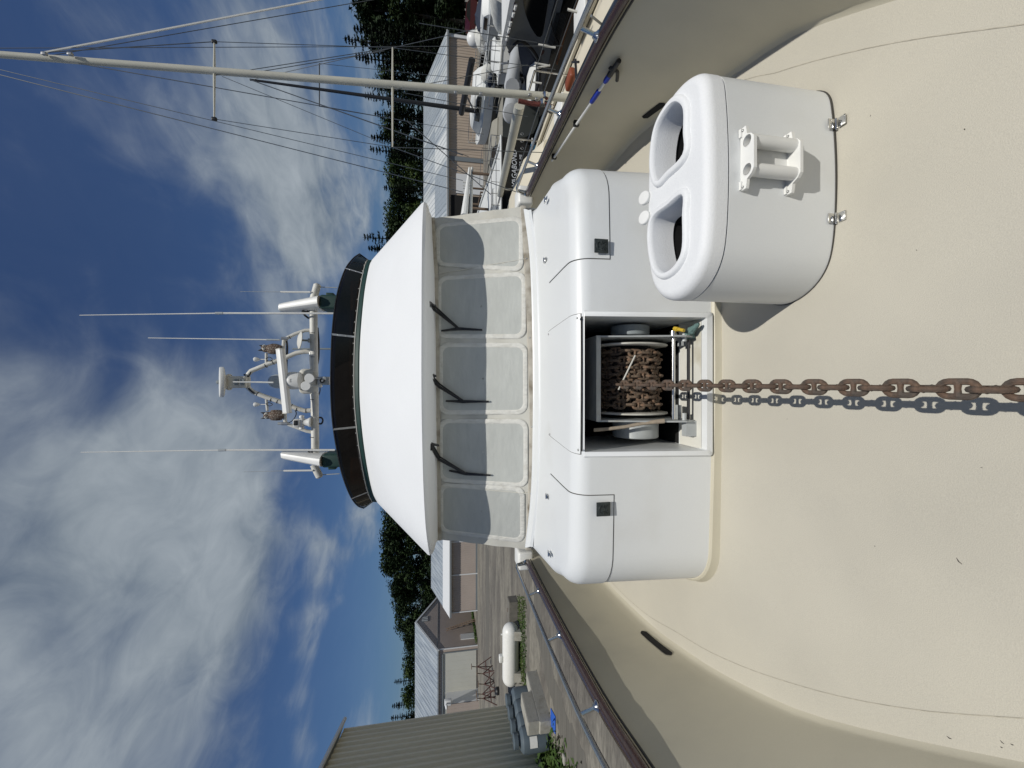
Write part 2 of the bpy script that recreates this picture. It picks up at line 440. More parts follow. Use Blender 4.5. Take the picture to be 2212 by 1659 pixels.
# --- deck sheet with a raised walking panel bounded by a seam
mb = MB(); rows = []
for t in TS:
    l, r = basept(t, -1), basept(t, 1)
    row = []
    for k in range(13):
        u = k / 12
        p = l.lerp(r, u); p.z = 0.02 * (1 - (2 * u - 1) ** 2) * 1.0
        row.append(p)
    rows.append(row)
mb.ring(rows, close=False)
yp('deck', mb, M['cream'], smooth=True)
for sgn in (-1, 1):
    # bulwark: small upright toe, then flared face up to the cap rail
    mb = MB(); rows = []
    for t in TS:
        b, r = basept(t, sgn), railpt(t, sgn)
        row = [b + Vector((-sgn * 0.02, 0, 0.0)), b + Vector((0, 0, 0.012)), b + Vector((sgn * .008, 0, 0.025)), b + Vector((sgn * .016, 0, 0.045))]
        q0 = row[-1]
        for k in range(1, 11):
            u = k / 10
            p = q0.lerp(r, u)
            bow = 0.004 * sin(pi * u)
            p.x += sgn * (bow if u < .999 else 0)
            p.z -= 0.01 * (u == 1)
            row.append(p)
        rows.append(row)
    mb.ring(rows, close=False)
    # outer topside down to the keel
    rows = []
    for t in TS:
        r = railpt(t, sgn)
        rows.append([r + Vector((sgn * .06, 0, -0.02)), r + Vector((sgn * .03, 0, -.7)), Vector((CX + (r.x - CX) * .86, r.y + .1, -1.7)), Vector((CX + (r.x - CX) * .45, r.y + .3, -2.5)), Vector((CX, r.y + .4, -2.75))])
    mb.ring(rows, close=False)
    yp('bulwark', mb, M['cream_smooth'], smooth=True, sharp=60)
    # seam groove in deck
    mb = MB(); pts = []
    for k in range(60):
        y = .0 + 7.5 * (k / 59) ** 1.3
        sx = sinterp(SM_L if sgn < 0 else SM_R, y); wl = sinterp(WB_L, y); wr_ = sinterp(WB_R, y)
        uu_ = (sx * sgn + wl) / (wl + wr_); pts.append(Vector((CX + sgn * sx, y, .02 * (1 - (2 * uu_ - 1) ** 2) - .0025)))
    rows = []
    for p in pts: rows.append([p + Vector((-.0016, 0, .004)), p + Vector((.0016, 0, .004))])
    mb.ring(rows, close=False)
    yp('deck_seam', mb, M['seam_soft'])
    # cap rail, oval section
    mb = MB(); rings = []
    for t in TS:
        r = railpt(t, sgn)
        rings.append([r + Vector((cos(a) * .055 + sgn * .012, 0, sin(a) * .03 + .02)) for a in [2 * pi * k / 14 for k in range(14)]])
    i0 = max(i for i, t in enumerate(TS) if railpt(t, sgn).y < 5.05)
    mb.ring(rings[:i0 + 1], cap0=True, cap1=True)
    cap = yp('cap_rail', mb, M['rail'])
    # black rub gasket under the rail
    mb = MB()
    mb.tube([railpt(t, sgn) + Vector((-sgn * .035, 0, -.012)) for t in TS[:i0 + 1]], .008, 6)
    yp('rail_gasket', mb, M['black'], cap)
    # stainless hand rail and its posts
    mb = MB()
    tp = [railpt(t, sgn) + Vector((sgn * .05, 0, .165)) for t in TS if -1.2 < railpt(t, sgn).y < 5.0]
    e = tp[-1]
    tp += [e + Vector((-sgn * .01, .06, -.02)), e + Vector((-sgn * .02, .085, -.1))]
    mb.tube(tp, .0165, 10)
    hr = yp('hand_rail', mb, M['steel'])
    for yy in ((2.37, 3.3, 4.2) if sgn < 0 else (2.37, 3.3, 4.28)) + (1.3,):
        tt = min(TS, key=lambda t: abs(railpt(t, sgn).y - yy))
        # refine
        best = min([i / 4000 for i in range(4000)], key=lambda t: abs(railpt(t, sgn).y - yy))
        r = railpt(best, sgn)
        mb = MB()
        mb.tube([r + Vector((sgn * .012, 0, .035)), r + Vector((sgn * .05, 0, .16))], .0135, 10)
        mb.lathe([(.034, 0), (.034, .006), (.022, .016), (.016, .03)], r + Vector((sgn * .012, 0, .045)), (sgn * .1, 0, 1))
        yp('rail_post', mb, M['steel'], hr)
    # white block at the aft end of the rail
    r = railpt(min([i / 2000 for i in range(2000)], key=lambda t: abs(railpt(t, sgn).y - 5.12)), sgn)
    mb = MB()
    mb.rbox(r + Vector((sgn * .02, .1, .03)), (.24, .30, .20), .03)
    blk = yp('rail_end_block', mb, M['white'])
    mb = MB(); mb.tube([r + Vector((sgn * .03, -.03, .03)), r + Vector((sgn * .03, -.1, .06)), r + Vector((sgn * .04, -.1, .14))], .013, 8)
    mb.lathe([(.04, 0), (.04, .01), (.02, .02)], r + Vector((sgn * .03, -.05, .03)), (0, -1, 0))
    yp('rail_socket', mb, M['steel'], blk)
def t_of_y(fn, y, sgn):
    lo, hi = 0.0, 1.0
    for _ in range(40):
        m_ = (lo + hi) / 2
        if fn(m_, sgn).y < y: lo = m_
        else: hi = m_
    return (lo + hi) / 2
def face_pt(t, u, sgn):
    b, r = basept(t, sgn), railpt(t, sgn); q0 = b + Vector((sgn * .016, 0, .045)); p = q0.lerp(r, u); p.x += sgn * .004 * sin(pi * u); return p
def on_face(dx, dy, sgn, off=0.0):
    """where a sight line meets the inner bulwark face"""
    best = None
    d = (D(dx, dy, y=5.0) - EYE).normalized()
    for i in range(300):
        t = i / 300 * .75
        for j in range(0, 31):
            p = face_pt(t, j / 30, sgn); v = p - EYE; e = (v - d * v.dot(d)).length
            if best is None or e < best[0]: best = (e, t, j / 30)
    e, t, u = best
    p = face_pt(t, u, sgn); a_ = face_pt(t + .01, u, sgn) - p; b_ = face_pt(t, u + .02, sgn) - p
    n_ = a_.cross(b_).normalized()
    if n_.x * sgn > 0: n_ = -n_
    return p + n_ * off, n_, t, u
# scuppers low on the bulwark faces
for sgn, q0, q1 in ((-1, (1400, 1361), (1462, 1407)), (1, (1402, 262), (1440, 226))):
    _, _, ta, ua = on_face(*q0, sgn); _, _, tb, ub = on_face(*q1, sgn)
    mb = MB(); rows = []
    for i in range(17):
        w = i / 16; t = ta + (tb - ta) * w; u = max(ua + (ub - ua) * w, .07); h = .042 * min(1, sqrt(max(.0, 1 - (2 * w - 1) ** 8)) + .15)
        row = []
        for k in (-1, 0, 1):
            p = face_pt(t, u + k * h, sgn); a_ = face_pt(t + .01, u, sgn) - p; b_ = face_pt(t, u + .05, sgn) - p; n_ = a_.cross(b_).normalized()
            if n_.x * sgn > 0: n_ = -n_
            row.append(p + n_ * .004)
        rows.append(row)
    mb.ring(rows, close=False)
    yp('scupper', mb, M['blackmatt'])
# ---------------------------------------------------------------- trunk (deck house)
def arc(c, r, a0, a1, n): return [(c[0] + r * cos(a0 + (a1 - a0) * i / n), c[1] + r * sin(a0 + (a1 - a0) * i / n)) for i in range(n + 1)]
TXL, TXR, TY0 = -1.345, 1.445, 2.245
def trunk_outline(inset=0.0, z=0.0):
    # counter-clockwise from rear right, front is towards -y
    ry = (z - .07) * 0.085       # front face leans aft
    R = .30
    pts = []
    xl, xr, y0 = TXL + inset, TXR - inset, TY0 + ry + inset
    r = max(R - inset, .05)
    pts.append((1.67 - inset, 3.78)); pts.append((1.575 - inset, 3.41)); pts.append((1.53 - inset, 2.90)); 
    pts += [(x, y) for x, y in arc((xr - r, y0 + r + .03), r, 0, -pi / 2, 10)]
    n = 14
    for i in range(1, n):
        u = i / n; x = (xr - r) + ((xl + r) - (xr - r)) * u
        pts.append((x, y0 + .03 - .03 * sin(pi * u)))
    pts += [(x, y) for x, y in arc((xl + r, y0 + r + .03), r, -pi / 2, -pi, 10)]
    pts.append((-1.43 + inset, 2.90)); pts.append((-1.505 + inset, 3.41)); pts.append((-1.56 + inset, 3.78))
    return pts
def trunk_solid(off=0.0, z0=.07):
    mb = MB(); rings = []
    for z in (z0, .4, .70, .84):
        rings.append([Vector((x, y, z)) for x, y in trunk_outline(-off, z)])
    R = .105
    for k in range(1, 9):
        a = pi / 2 * k / 8
        z = .84 + (R + off) * sin(a) 
        rings.append([Vector((x, y, z)) for x, y in trunk_outline(R * (1 - cos(a)) - off, .84 + R * sin(a))])
    for ins, dz in ((.2, .006), (.45, .016)):
        rings.append([Vector((x, y, .945 + off + dz)) for x, y in trunk_outline(ins, .95)])
    mb.ring(rings, cap0=True, cap1=True)
    return mb
trunk = yp('trunk_house', trunk_solid(), M['gel'])
HX0, HX1, HZ0, HZ1 = -.415, .415, .115, .90
def cutbox(x0, x1, y0, y1, z0, z1, name='cut', parent=None):
    m = MB(); m.box(((x0 + x1) / 2, (y0 + y1) / 2, (z0 + z1) / 2), (x1 - x0, y1 - y0, z1 - z0))
    return mesh_obj(name, m, None, yacht, smooth=False)
bpy.context.view_layer.update()
bake_bool(trunk, [cutbox(HX0, HX1, 2.0, 3.05, HZ0, HZ1)])
trunk.data.materials.clear(); trunk.data.materials.append(M['gel'])
# plinth (cream coaming under the trunk)
mb = MB()
mb.ring([[Vector((x, y - .0, z)) for x, y in trunk_outline(ins, .07)] for ins, z in ((-.035, 0.0), (-.025, .02), (-.018, .062), (-.008, .072), (.06, .073))])
yp('coaming', mb, M['cream_smooth'])
# recess liner frame lip around the opening
mb = MB()
def face_y(z): return TY0 + (z - .07) * .085
def rect_loop(x0, x1, z0, z1, r, y_off, n=5):
    pts = []
    for cx, cz, a0 in ((x1 - r, z0 + r, -pi / 2), (x1 - r, z1 - r, 0), (x0 + r, z1 - r, pi / 2), (x0 + r, z0 + r, pi)):
        for i in range(n + 1):
            a = a0 + pi / 2 * i / n
            z = cz + r * sin(a)
            pts.append(Vector((cx + r * cos(a), face_y(z) + y_off + .0 , z)))
    return pts
rings = [rect_loop(HX0 - .035, HX1 + .035, HZ0 - .04, .955, .02, .012), rect_loop(HX0 - .035, HX1 + .035, HZ0 - .04, .955, .02, -.014),
         rect_loop(HX0 - .028, HX1 + .028, HZ0 - .033, .95, .02, -.02), rect_loop(HX0 + .0, HX1 - .0, HZ0 + .002, .93, .012, -.02), rect_loop(HX0 + .003, HX1 - .003, HZ0 + .004, .93, .01, .05)]
mb.ring(rings)
for v in range(len(mb.v)):
    x, y, z = mb.v[v]
    if z > .88: mb.v[v] = (x, y + .02, .88 + (z - .88) * .1)
yp('recess_frame', mb, M['gel'], trunk)
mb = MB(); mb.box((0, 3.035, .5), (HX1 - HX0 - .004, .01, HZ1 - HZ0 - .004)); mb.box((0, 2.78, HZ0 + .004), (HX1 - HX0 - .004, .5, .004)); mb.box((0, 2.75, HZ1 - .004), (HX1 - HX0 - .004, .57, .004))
yp('recess_shade_lining', mb, M['blackmatt'], trunk)  # black back, floor and top panels paint the deep shade of the white recess
# white sloping sill
mb = MB()
mb.add([(HX0 + .003, face_y(.12) + .03, HZ0 + .006), (HX1 - .003, face_y(.12) + .03, HZ0 + .006), (HX1 - .003, 2.50, HZ0 + .012), (HX0 + .003, 2.50, HZ0 + .012)], [(0, 1, 2, 3)])
yp('recess_sill', mb, M['gel_dirty'], trunk)
# hatch lids: shells 4 mm proud of the trunk
def lid(name, poly, z0, off, m, parent, label=None):
    o = mesh_obj(name, trunk_solid(off), m, parent, smooth=True, label=label)
    c = MB(); c.prism([Vector((x, y, z0)) for x, y in poly], (0, 0, 1.5))
    co = mesh_obj('cut', c, None, parent, smooth=False)
    inner = mesh_obj('cut', trunk_solid(off - .012, z0=.0), None, parent, smooth=False)
    bpy.context.view_layer.update()
    bake_bool(o, [co], 'INTERSECT')
    bake_bool(o, [inner], 'DIFFERENCE')
    o.data.materials.clear(); o.data.materials.append(m)
    return o
def grow(poly, d):
    cx = sum(p[0] for p in poly) / len(poly); cy = sum(p[1] for p in poly) / len(poly)
    return [(x + (d if x > cx else -d), y + (d if y > cy else -d)) for x, y in poly]
LP = [(-2, 1.5), (-.692, 1.5), (-.685, 2.45), (-.655, 2.80), (-.70, 2.835), (-2, 2.85)]
RP = [(2, 1.5), (2, 2.88), (.80, 2.87), (.745, 2.83), (.772, 2.45), (.775, 1.5)]
CP = [(.43, 1.5), (.43, 2.35), (.385, 2.86), (.36, 2.89), (-.345, 2.89), (-.37, 2.86), (-.43, 2.35), (-.43, 1.5)]
for nm, poly, z0 in (('l', LP, .70), ('r', RP, .725), ('c', CP, .905)):
    g = lid('lid_gasket', grow(poly, .0045), z0 - .0055, .0022, M['seam'], trunk)
    l = lid('hatch_lid', poly, z0, .0050, M['gel'], trunk)
# pewter latches on the lids
for xx, zz in ((.842, .785), (-.764, .772)):
    y = face_y(zz) - .006
    if False: y += .012
    lt = MB(); lt.rbox((xx, y - .001, zz), (.085, .012, .088), .003, 2)
    lo = yp('latch_plate', lt, M['latch'], trunk)
    c2 = MB(); c2.tube([Vector((xx + .022 * cos(a), y - .0085, zz + .017 + .014 * sin(a))) for a in [pi * k / 10 for k in range(11)]], .0035, 6)
    c2.tube([(xx - .028, y - .0085, zz + .002), (xx - .012, y - .009, zz + .004), (xx - .028, y - .0085, zz - .03), (xx, y - .009, zz - .014), (xx + .028, y - .0085, zz - .03), (xx + .012, y - .009, zz + .004), (xx + .028, y - .0085, zz + .002)], .0035, 6)
    yp('latch_relief', c2, M['steel_old'], lo) if False else yp('latch_relief', c2, M['latch'], trunk)
# small hinges on top
for dx, dy in ((1180, 432), (1178, 562), (1183, 1072), (1188, 1196)):
    p = D(dx, dy, z=.966)
    h = MB(); h.rbox(p + Vector((0, .0, .004)), (.026, .085, .006), .002, 2); h.cyl(p + Vector((-.018, .0, .010)), p + Vector((.018, 0, .010)), .007, 8)
    yp('lid_hinge', h, M['steel'], trunk)
for dx, dy in ((1247, 687), (1249, 972), (1185, 722), (1188, 938)):
    p = D(dx, dy, z=.93 if dx > 1200 else .967)
    h = MB(); h.sphere(p, .008, 8, 6, (1, 1, .6)); yp('screw', h, M['steel_old'], trunk)
# ---------------------------------------------------------------- chain reel in the recess
reel = thing('chain_reel', (.03, 2.75, HZ0), 'grey chain windlass reel set in the open recess of the white trunk', 'windlass')
RY, RZ = 2.665, .425
def rp(name, mb, m, parent=None, **k): return mesh_obj(name, mb, m, parent or reel, **k)
XR, XL = .305, -.238
for xx in (XR, XL):
    mb = MB()
    mb.prism([(xx - .005, 3.0, .74), (xx - .005, 2.42, .757), (xx - .005, 2.31, .32), (xx - .005, 2.285, .22), (xx - .005, 2.34, HZ0 + .01), (xx - .005, 3.0, HZ0 + .01)], (.010, 0, 0))
    rp('side_plate', mb, M['galv'], smooth=False)
mb = MB(); mb.box((.035, 2.425, .752), (XR - XL + .01, .008, .03)); mb.box((.035, 2.68, .761), (XR - XL + .01, .5, .008))
rp('top_plate', mb, M['galv'], smooth=False)
for xx in (.268, -.200):
    mb = MB(); mb.lathe([(.256, 0), (.262, .004), (.262, .010), (.256, .014)], (xx - .007, RY, RZ), (1, 0, 0), 48)
    rp('flange', mb, M['white_old'])
mb = MB(); mb.lathe([(.15, -.2), (.15, .27)], (0, RY, RZ), (1, 0, 0), 32)
rp('drum', mb, M['blackmatt'])
mb = MB(); mb.lathe([(.05, .0), (.05, .02), (.125, .02), (.13, .025), (.13, .085), (.12, .09)], (XR + .005, RY - .08, RZ + .03), (1, 0, 0), 32)
rp('gearbox', mb, M['galv_dk'])
mb = MB(); mb.lathe([(.15, 0), (.155, .005), (.155, .11), (.148, .118)], (XL - .13, RY - .06, RZ - .02), (1, 0, 0), 32)
rp('motor_housing', mb, M['galv'])
mb = MB(); mb.cyl((XL + .01, 2.345, .275), (XR + .03, 2.345, .275), .0125, 14); mb.lathe([(.022, 0), (.022, .04)], (XR - .005, 2.345, .275), (1, 0, 0), 14)
rp('guide_bar', mb, M['steel'])
mb = MB(); mb.cyl((XL + .01, 2.345, .165), (XR - .02, 2.345, .165), .008, 10)
rp('tie_rod', mb, M['black'])
for bx in ([((XL + .05, 2.40, .21), (.10, .07, .014)), ((XL - .05, 2.35, .15), (.10, .05, .09))], [((XR - .03, 2.38, .20), (.05, .05, .012))]):
    for q in bx:
        mb = MB(); mb.box(*q); rp('foot_bracket', mb, M['galv'], smooth=False)
for q in ((XR - .01, 2.34, .2), (XL + .02, 2.34, .2)):
    mb = MB(); mb.lathe([(.014, -.02), (.014, .03)], q, (1, 0, 0), 6); rp('bolt', mb, M['galv'])
mb = MB()
mb.tube([D(1283, 929, y=2.43), D(1310, 927, y=2.42), D(1350, 922, y=2.39), D(1390, 914, y=2.36), D(1435, 909, y=2.32)], [.012, .011, .011, .012, .015], 10)
rp('brake_lever', mb, M['rope'])
mb = MB(); mb.tube([(.352, 2.335, .245), (.338, 2.29, .235)], .011, 8); mb.tube([(.352, 2.335, .245), (.36, 2.37, .25)], .016, 6)
rp('brass_fitting', mb, M['yellow'])
mb = MB()
a, b = Vector((.30, 2.38, .185)), Vector((.375, 2.235, .17))
rs = [.02, .024, .018, .026, .02, .027, .021, .016, .016, .008]
mb.tube([a.lerp(b, i / 9) for i in range(10)], rs, 9)
mb.rbox((.325, 2.36, .15), (.06, .07, .035), .006, 2)
rp('corroded_valve', mb, M['patina'])
# ---------------------------------------------------------------- anchor chain (taut run + coil)
LK, LW, LD = .097, .060, .0185
def link_mesh():
    mb = MB(); r = LD / 2; hw = LW / 2 - r; hl = LK / 2 - r
    pts = []
    st = hl - hw
    for a in [pi * k / 8 for k in range(9)]: pts.append(Vector((st + hw * sin(a), hw * cos(a), 0)))
    for a in [pi * k / 8 for k in range(9)]: pts.append(Vector((-st - hw * sin(a), -hw * cos(a), 0)))
    mb.tube(pts, r, 8, closed=True)
    mb.tube([(0, hw, 0), (0, hw * .55, 0), (0, 0, 0), (0, -hw * .55, 0), (0, -hw, 0)], [r * 1.2, r * .95, r * .8, r * .95, r * 1.2], 8, cap=False)
    return mb
chain = thing('anchor_chain', (-.005, 2.2, .5), 'rusty brown stud link anchor chain running from the reel over the cream deck', 'anchor chain')
lm = mesh_obj('link', link_mesh(), M['rust'], chain)
lme = lm.data
# shift mesh back to its own centre
off = ORG[chain.name_full]
for v in lme.vertices: v.co += off
lme2 = lme.copy(); lme2.materials.clear(); lme2.materials.append(M['rust_dk'])
COIL_R = .200
links = []
c0 = Vector((-.002, RY - .03, RZ + COIL_R + .012)); c1 = Vector((-.018, 0.28, .272))
n_run = int((c1 - c0).length / .0640)
dirv = (c1 - c0).normalized()
side = Vector((1, 0, 0)); side = (side - dirv * side.dot(dirv)).normalized(); upv = dirv.cross(side)
for i in range(n_run):
    s_ = i * .0640
    u = s_ / (c1 - c0).length
    p = c0 + dirv * s_ + Vector((0, 0, -.02 * sin(pi * u)))
    ang = (0 if i % 2 == 0 else pi / 2) + random.uniform(-.05, .05) + .06
    yv = side * cos(ang) + upv * sin(ang); zv = dirv.cross(yv)
    R = Matrix((dirv, yv, zv)).transposed().to_4x4()
    links.append((Matrix.Translation(p - off) @ R, 0, lme))
coil = []
wraps = 8
xs0, xs1 = -.172, .238
for w in range(wraps):
    xc = xs0 + (xs1 - xs0) * (w + .5) / wraps
    nl = 20
    ph = random.uniform(0, 2 * pi)
    rad = COIL_R * random.uniform(.975, 1.02)
    for k in range(nl):
        a = ph + 2 * pi * k / nl + random.uniform(-.02, .02)
        rr = rad + random.uniform(-.006, .008)
        x = xc + random.uniform(-.003, .003) + (xs1 - xs0) / wraps * (k / nl - .5) * .3
        p = Vector((x, RY - rr * sin(a), RZ + rr * cos(a)))
        t = Vector((random.uniform(-.06, .06), -cos(a), -sin(a))).normalized()
        rad_d = Vector((0, -sin(a), cos(a)))
        ang = (.1 if k % 2 == 0 else .1 + pi / 2) + random.uniform(-.14, .14)
        sd = t.cross(rad_d).normalized(); ud = sd.cross(t)
        yv = sd * cos(ang) + ud * sin(ang); zv = t.cross(yv)
        R = Matrix((t, yv, zv)).transposed().to_4x4()
        vis = -(p.y - RY) + .35 * (p.z - RZ)
        coil.append((vis, Matrix.Translation(p - off) @ R))
# inner layer, mostly hidden
for w in range(8):
    xc = xs0 + .03 + (xs1 - xs0 - .03) * (w + .5) / 8
    for k in range(16):
        a = 2 * pi * (k + .5 * (w % 2)) / 16
        p = Vector((xc, RY - .165 * sin(a), RZ + .165 * cos(a)))
        t = Vector((0, -cos(a), -sin(a))); rd = Vector((0, -sin(a), cos(a))); sd = t.cross(rd).normalized(); ud = sd.cross(t)
        ang = random.uniform(0, pi)
        yv = sd * cos(ang) + ud * sin(ang); zv = t.cross(yv)
        coil.append((-1, Matrix.Translation(p - off) @ Matrix((t, yv, zv)).transposed().to_4x4()))
coil.sort(key=lambda q: -q[0])
n_ind = 98 - n_run
first = True
for mtx, _, me in links:
    if first: o = lm; first = False
    else: o = lm.copy(); COL.objects.link(o); o.parent = chain
    o.matrix_local = mtx
for i, (vis, mtx) in enumerate(coil[:n_ind]):
    o = lm.copy(); o.data = lme2; COL.objects.link(o); o.parent = chain; o.matrix_local = mtx
mb = MB()
base_v = [v.co.copy() for v in lme.vertices]; base_f = [tuple(p.vertices) for p in lme.polygons]
for vis, mtx in coil[n_ind:]:
    mb.add([mtx @ v + off for v in base_v], base_f)
rest = mesh_obj('coiled_links', mb, M['rust_dk'], chain, recalc=False)
rest['kind'] = 'stuff'
# loose white stick lying on the coil
st = MB(); st.tube([D(1336, 842, y=2.432), D(1372, 768, y=2.432)], .0055, 8)
o = mesh_obj('plastic_stick', st, M['white_old'], None)
tag(o, 'thin pale stick lying across the coiled rusty chain', 'stick')
# ---------------------------------------------------------------- deck box with two wells
DBZ = .655
DO = [(1.20, 1.505), (1.325, 1.535), (1.39, 1.63), (1.405, 1.76), (1.36, 1.89), (1.24, 1.975), (1.05, 2.0), (.75, 2.0), (.56, 1.965), (.45, 1.88), (.405, 1.76), (.43, 1.64), (.51, 1.545), (.64, 1.503), (.92, 1.49)]
DOc = catmull([(x, y, 0) for x, y in DO], 6, closed=True)
cxb, cyb = .905, 1.75
def db_ring(z, ins=0.0):
    out = []
    n = len(DOc)
    for i, p in enumerate(DOc):
        t = (DOc[(i + 1) % n] - DOc[i - 1]).normalized()
        nn = Vector((-t.y, t.x, 0))           # outward or inward
        if nn.dot(Vector((cxb - p.x, cyb - p.y, 0))) < 0: nn = -nn
        q = p + nn * ins
        out.append(Vector((q.x, q.y, z)))
    return out
box = thing('deck_box', (.9, 1.75, .02), 'white moulded deck box with two wells in its lid, hinged to the cream deck', 'deck box')
def bp(name, mb, m, parent=None, **k): return mesh_obj(name, mb, m, parent or box, **k)
mb = MB(); mb.ring([db_ring(z, i) for z, i in ((0.0, .002), (.552, .002), (.556, .02))], cap0=True, cap1=True)
bp('box_body', mb, M['gel'])
mb = MB(); mb.ring([db_ring(0.015, -.002), db_ring(.0225, -.002), db_ring(.024, .01)]); bp('base_gasket', mb, M['seam'])
mb = MB(); mb.ring([db_ring(.5525, .0065), db_ring(.5615, .0065)], cap0=True, cap1=True); bp('lid_gap', mb, M['seam'])
mb = MB()
rings = [db_ring(.560, .0)]
R = .046
for k in range(9):
    a = pi / 2 * k / 8
    rings.append(db_ring(DBZ - R + R * sin(a), R * (1 - cos(a)) * .95))
mb.ring(rings, cap0=True, cap1=True)
lidb = bp('box_lid', mb, M['gel_rough'])
def wz(pts, z): return [D(2200 / 1.8228 + px / 1.3823 / 1.8228, 200 / 1.8228 + py / 1.3823 / 1.8228, z=z) for px, py in pts]
RW = [(548, 705), (600, 655), (688, 562), (690, 450), (690, 330), (662, 288), (628, 292), (590, 335), (555, 395), (535, 460), (523, 560), (525, 650)]
LWl = [(530, 905), (600, 850), (683, 790), (685, 900), (684, 1070), (655, 1150), (610, 1195), (570, 1205), (535, 1170), (515, 1080), (510, 980)]
cuts = []
for poly in (RW, LWl):
    P = wz(poly, DBZ)
    Pc = catmull(P, 5, closed=True)
    c = MB(); c.prism([Vector((q.x, q.y, .40)) for q in Pc], (0, 0, .6))
    cuts.append(mesh_obj('cut', c, None, box, smooth=False))
bpy.context.view_layer.update()
bake_bool(lidb, cuts); lidb.data.materials.clear(); lidb.data.materials.append(M['gel_rough'])
# the body also needs the wells cut: rebuild with wells
cuts = []
for poly in (RW, LWl):
    P = wz(poly, DBZ); Pc = catmull(P, 5, closed=True); ctr = sum(Pc, Vector()) / len(Pc)
    c = MB(); c.prism([ctr + (Vector((q.x, q.y, .40)) - ctr) * 1.0 for q in Pc], (0, 0, .6))
    for i in range(len(c.v)):
        x, y, z = c.v[i]
        c.v[i] = (x, y, .25 if z < .9 and i < len(Pc) else 1.0)
    cuts.append(mesh_obj('cut', c, None, box, smooth=False))
body = [o for o in bpy.data.objects if o.name.startswith('box_body')][0]
gap = [o for o in bpy.data.objects if o.name.startswith('lid_gap')][0]
bpy.context.view_layer.update()
import copy as _c
c2 = []
for cu in cuts:
    q = cu.copy(); q.data = cu.data.copy(); COL.objects.link(q); c2.append(q)
bpy.context.view_layer.update()
bake_bool(body, cuts); body.data.materials.clear(); body.data.materials.append(M['gel'])
bake_bool(gap, c2); gap.data.materials.clear(); gap.data.materials.append(M['seam'])
for poly in (RW, LWl):
    P = wz(poly, DBZ); Pc = catmull(P, 5, closed=True)
    ctr = sum(Pc, Vector()) / len(Pc)
    def rr(s_, z):
        out = []
        n = len(Pc)
        for i, p in enumerate(Pc):
            t = (Pc[(i + 1) % n] - Pc[i - 1]).normalized(); nn = Vector((-t.y, t.x, 0))
            if nn.dot(p - ctr) < 0: nn = -nn
            q = p + nn * s_; out.append(Vector((q.x, q.y, z)))
        return out
    mb = MB()
    # raised rolled lip, smooth white liner
    mb.ring([rr(.037, DBZ - .004), rr(.032, DBZ + .010), rr(.026, DBZ + .0165), rr(.016, DBZ + .019), rr(.006, DBZ + .017), rr(.0, DBZ + .009), rr(-.003, DBZ - .004), rr(-.005, DBZ - .07), rr(-.008, DBZ - .115)])
    bp('well_liner', mb, M['gel_rough'], lidb)
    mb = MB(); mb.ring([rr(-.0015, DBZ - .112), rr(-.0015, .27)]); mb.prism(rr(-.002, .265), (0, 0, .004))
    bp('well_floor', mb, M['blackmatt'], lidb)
for dx, dy, in ((1404, 432), (1401, 474)):
    p = D(dx, dy, y=2.0)
    mb = MB()
    mb.lathe([(.016, -.09), (.016, -.010), (.033, -.008), (.036, -.003), (.036, .010), (.033, .014), (.0, .015)], Vector((p.x, 1.985, DBZ + .012)), (.02, -.35, 1), 20)
    bp('vent_knob', mb, M['white'], lidb)
# handle holder on the front face
def fp(dx, dy, off=0.0):
    q = D(dx, dy, y=1.492 - off); return q
holder = MB()
zt0, zb0 = fp(1608, 350).z, fp(1714, 350).z
xl_, xr_ = fp(1600, 411).x, fp(1600, 286).x
hmat = M['white']
zt = .486; zb = .266; x0h, x1h = .815, 1.076; dpt = .074
def shelf(zz, holes):
    mb = MB()
    yb = 1.492
    poly = [(x0h, yb), (x0h, yb - .030), (x0h + .018, yb - .034), (x0h + .036, yb - .036), (x0h + .048, yb - .06), (x0h + .066, yb - dpt), (x1h - .066, yb - dpt), (x1h - .048, yb - .06), (x1h - .036, yb - .036), (x1h - .018, yb - .034), (x1h, yb - .030), (x1h, yb)]
    mb.prism([Vector((x, y, zz)) for x, y in poly], (0, 0, .014))
    mb.box((x0h + .02, yb - .006, zz + .005), (.034, .012, .034)); mb.box((x1h - .02, yb - .006, zz + .005), (.034, .012, .034))
    o = bp('holder_shelf', mb, hmat, None, smooth=False)
    if holes:
        cc = []
        for hx in holes:
            c = MB(); c.cyl((hx, yb - .040, zz - .05), (hx, yb - .040, zz + .05), .0235, 24)
            cc.append(mesh_obj('cut', c, None, box, smooth=False))
        bpy.context.view_layer.update()
        bake_bool(o, cc); o.data.materials.clear(); o.data.materials.append(hmat)
    return o
hs = (.889, 1.008)
shelf(zt, hs); shelf(zb, None)
for hx in hs:
    mb = MB()
    yb = 1.492
    n = 24
    mb.ring([[Vector((hx + r * cos(2 * pi * k / n), yb - .040 + r * sin(2 * pi * k / n), z)) for k in range(n)] for r, z in ((.0225, zt + .016), (.0265, zt + .014), (.0265, zb + .012), (.021, zb + .012), (.0215, zt + .016))])
    bp('holder_tube', mb, hmat)
mb = MB(); mb.box((.948, 1.489, .37), (.10, .012, .21)); bp('holder_back', mb, hmat, smooth=False)
for sx in (x0h + .012, x1h - .012):
    for zz in (zt + .010, zb + .010):
        mb = MB(); mb.sphere((sx, 1.478, zz + .004), .0065, 8, 6); bp('screw', mb, M['steel_old'])
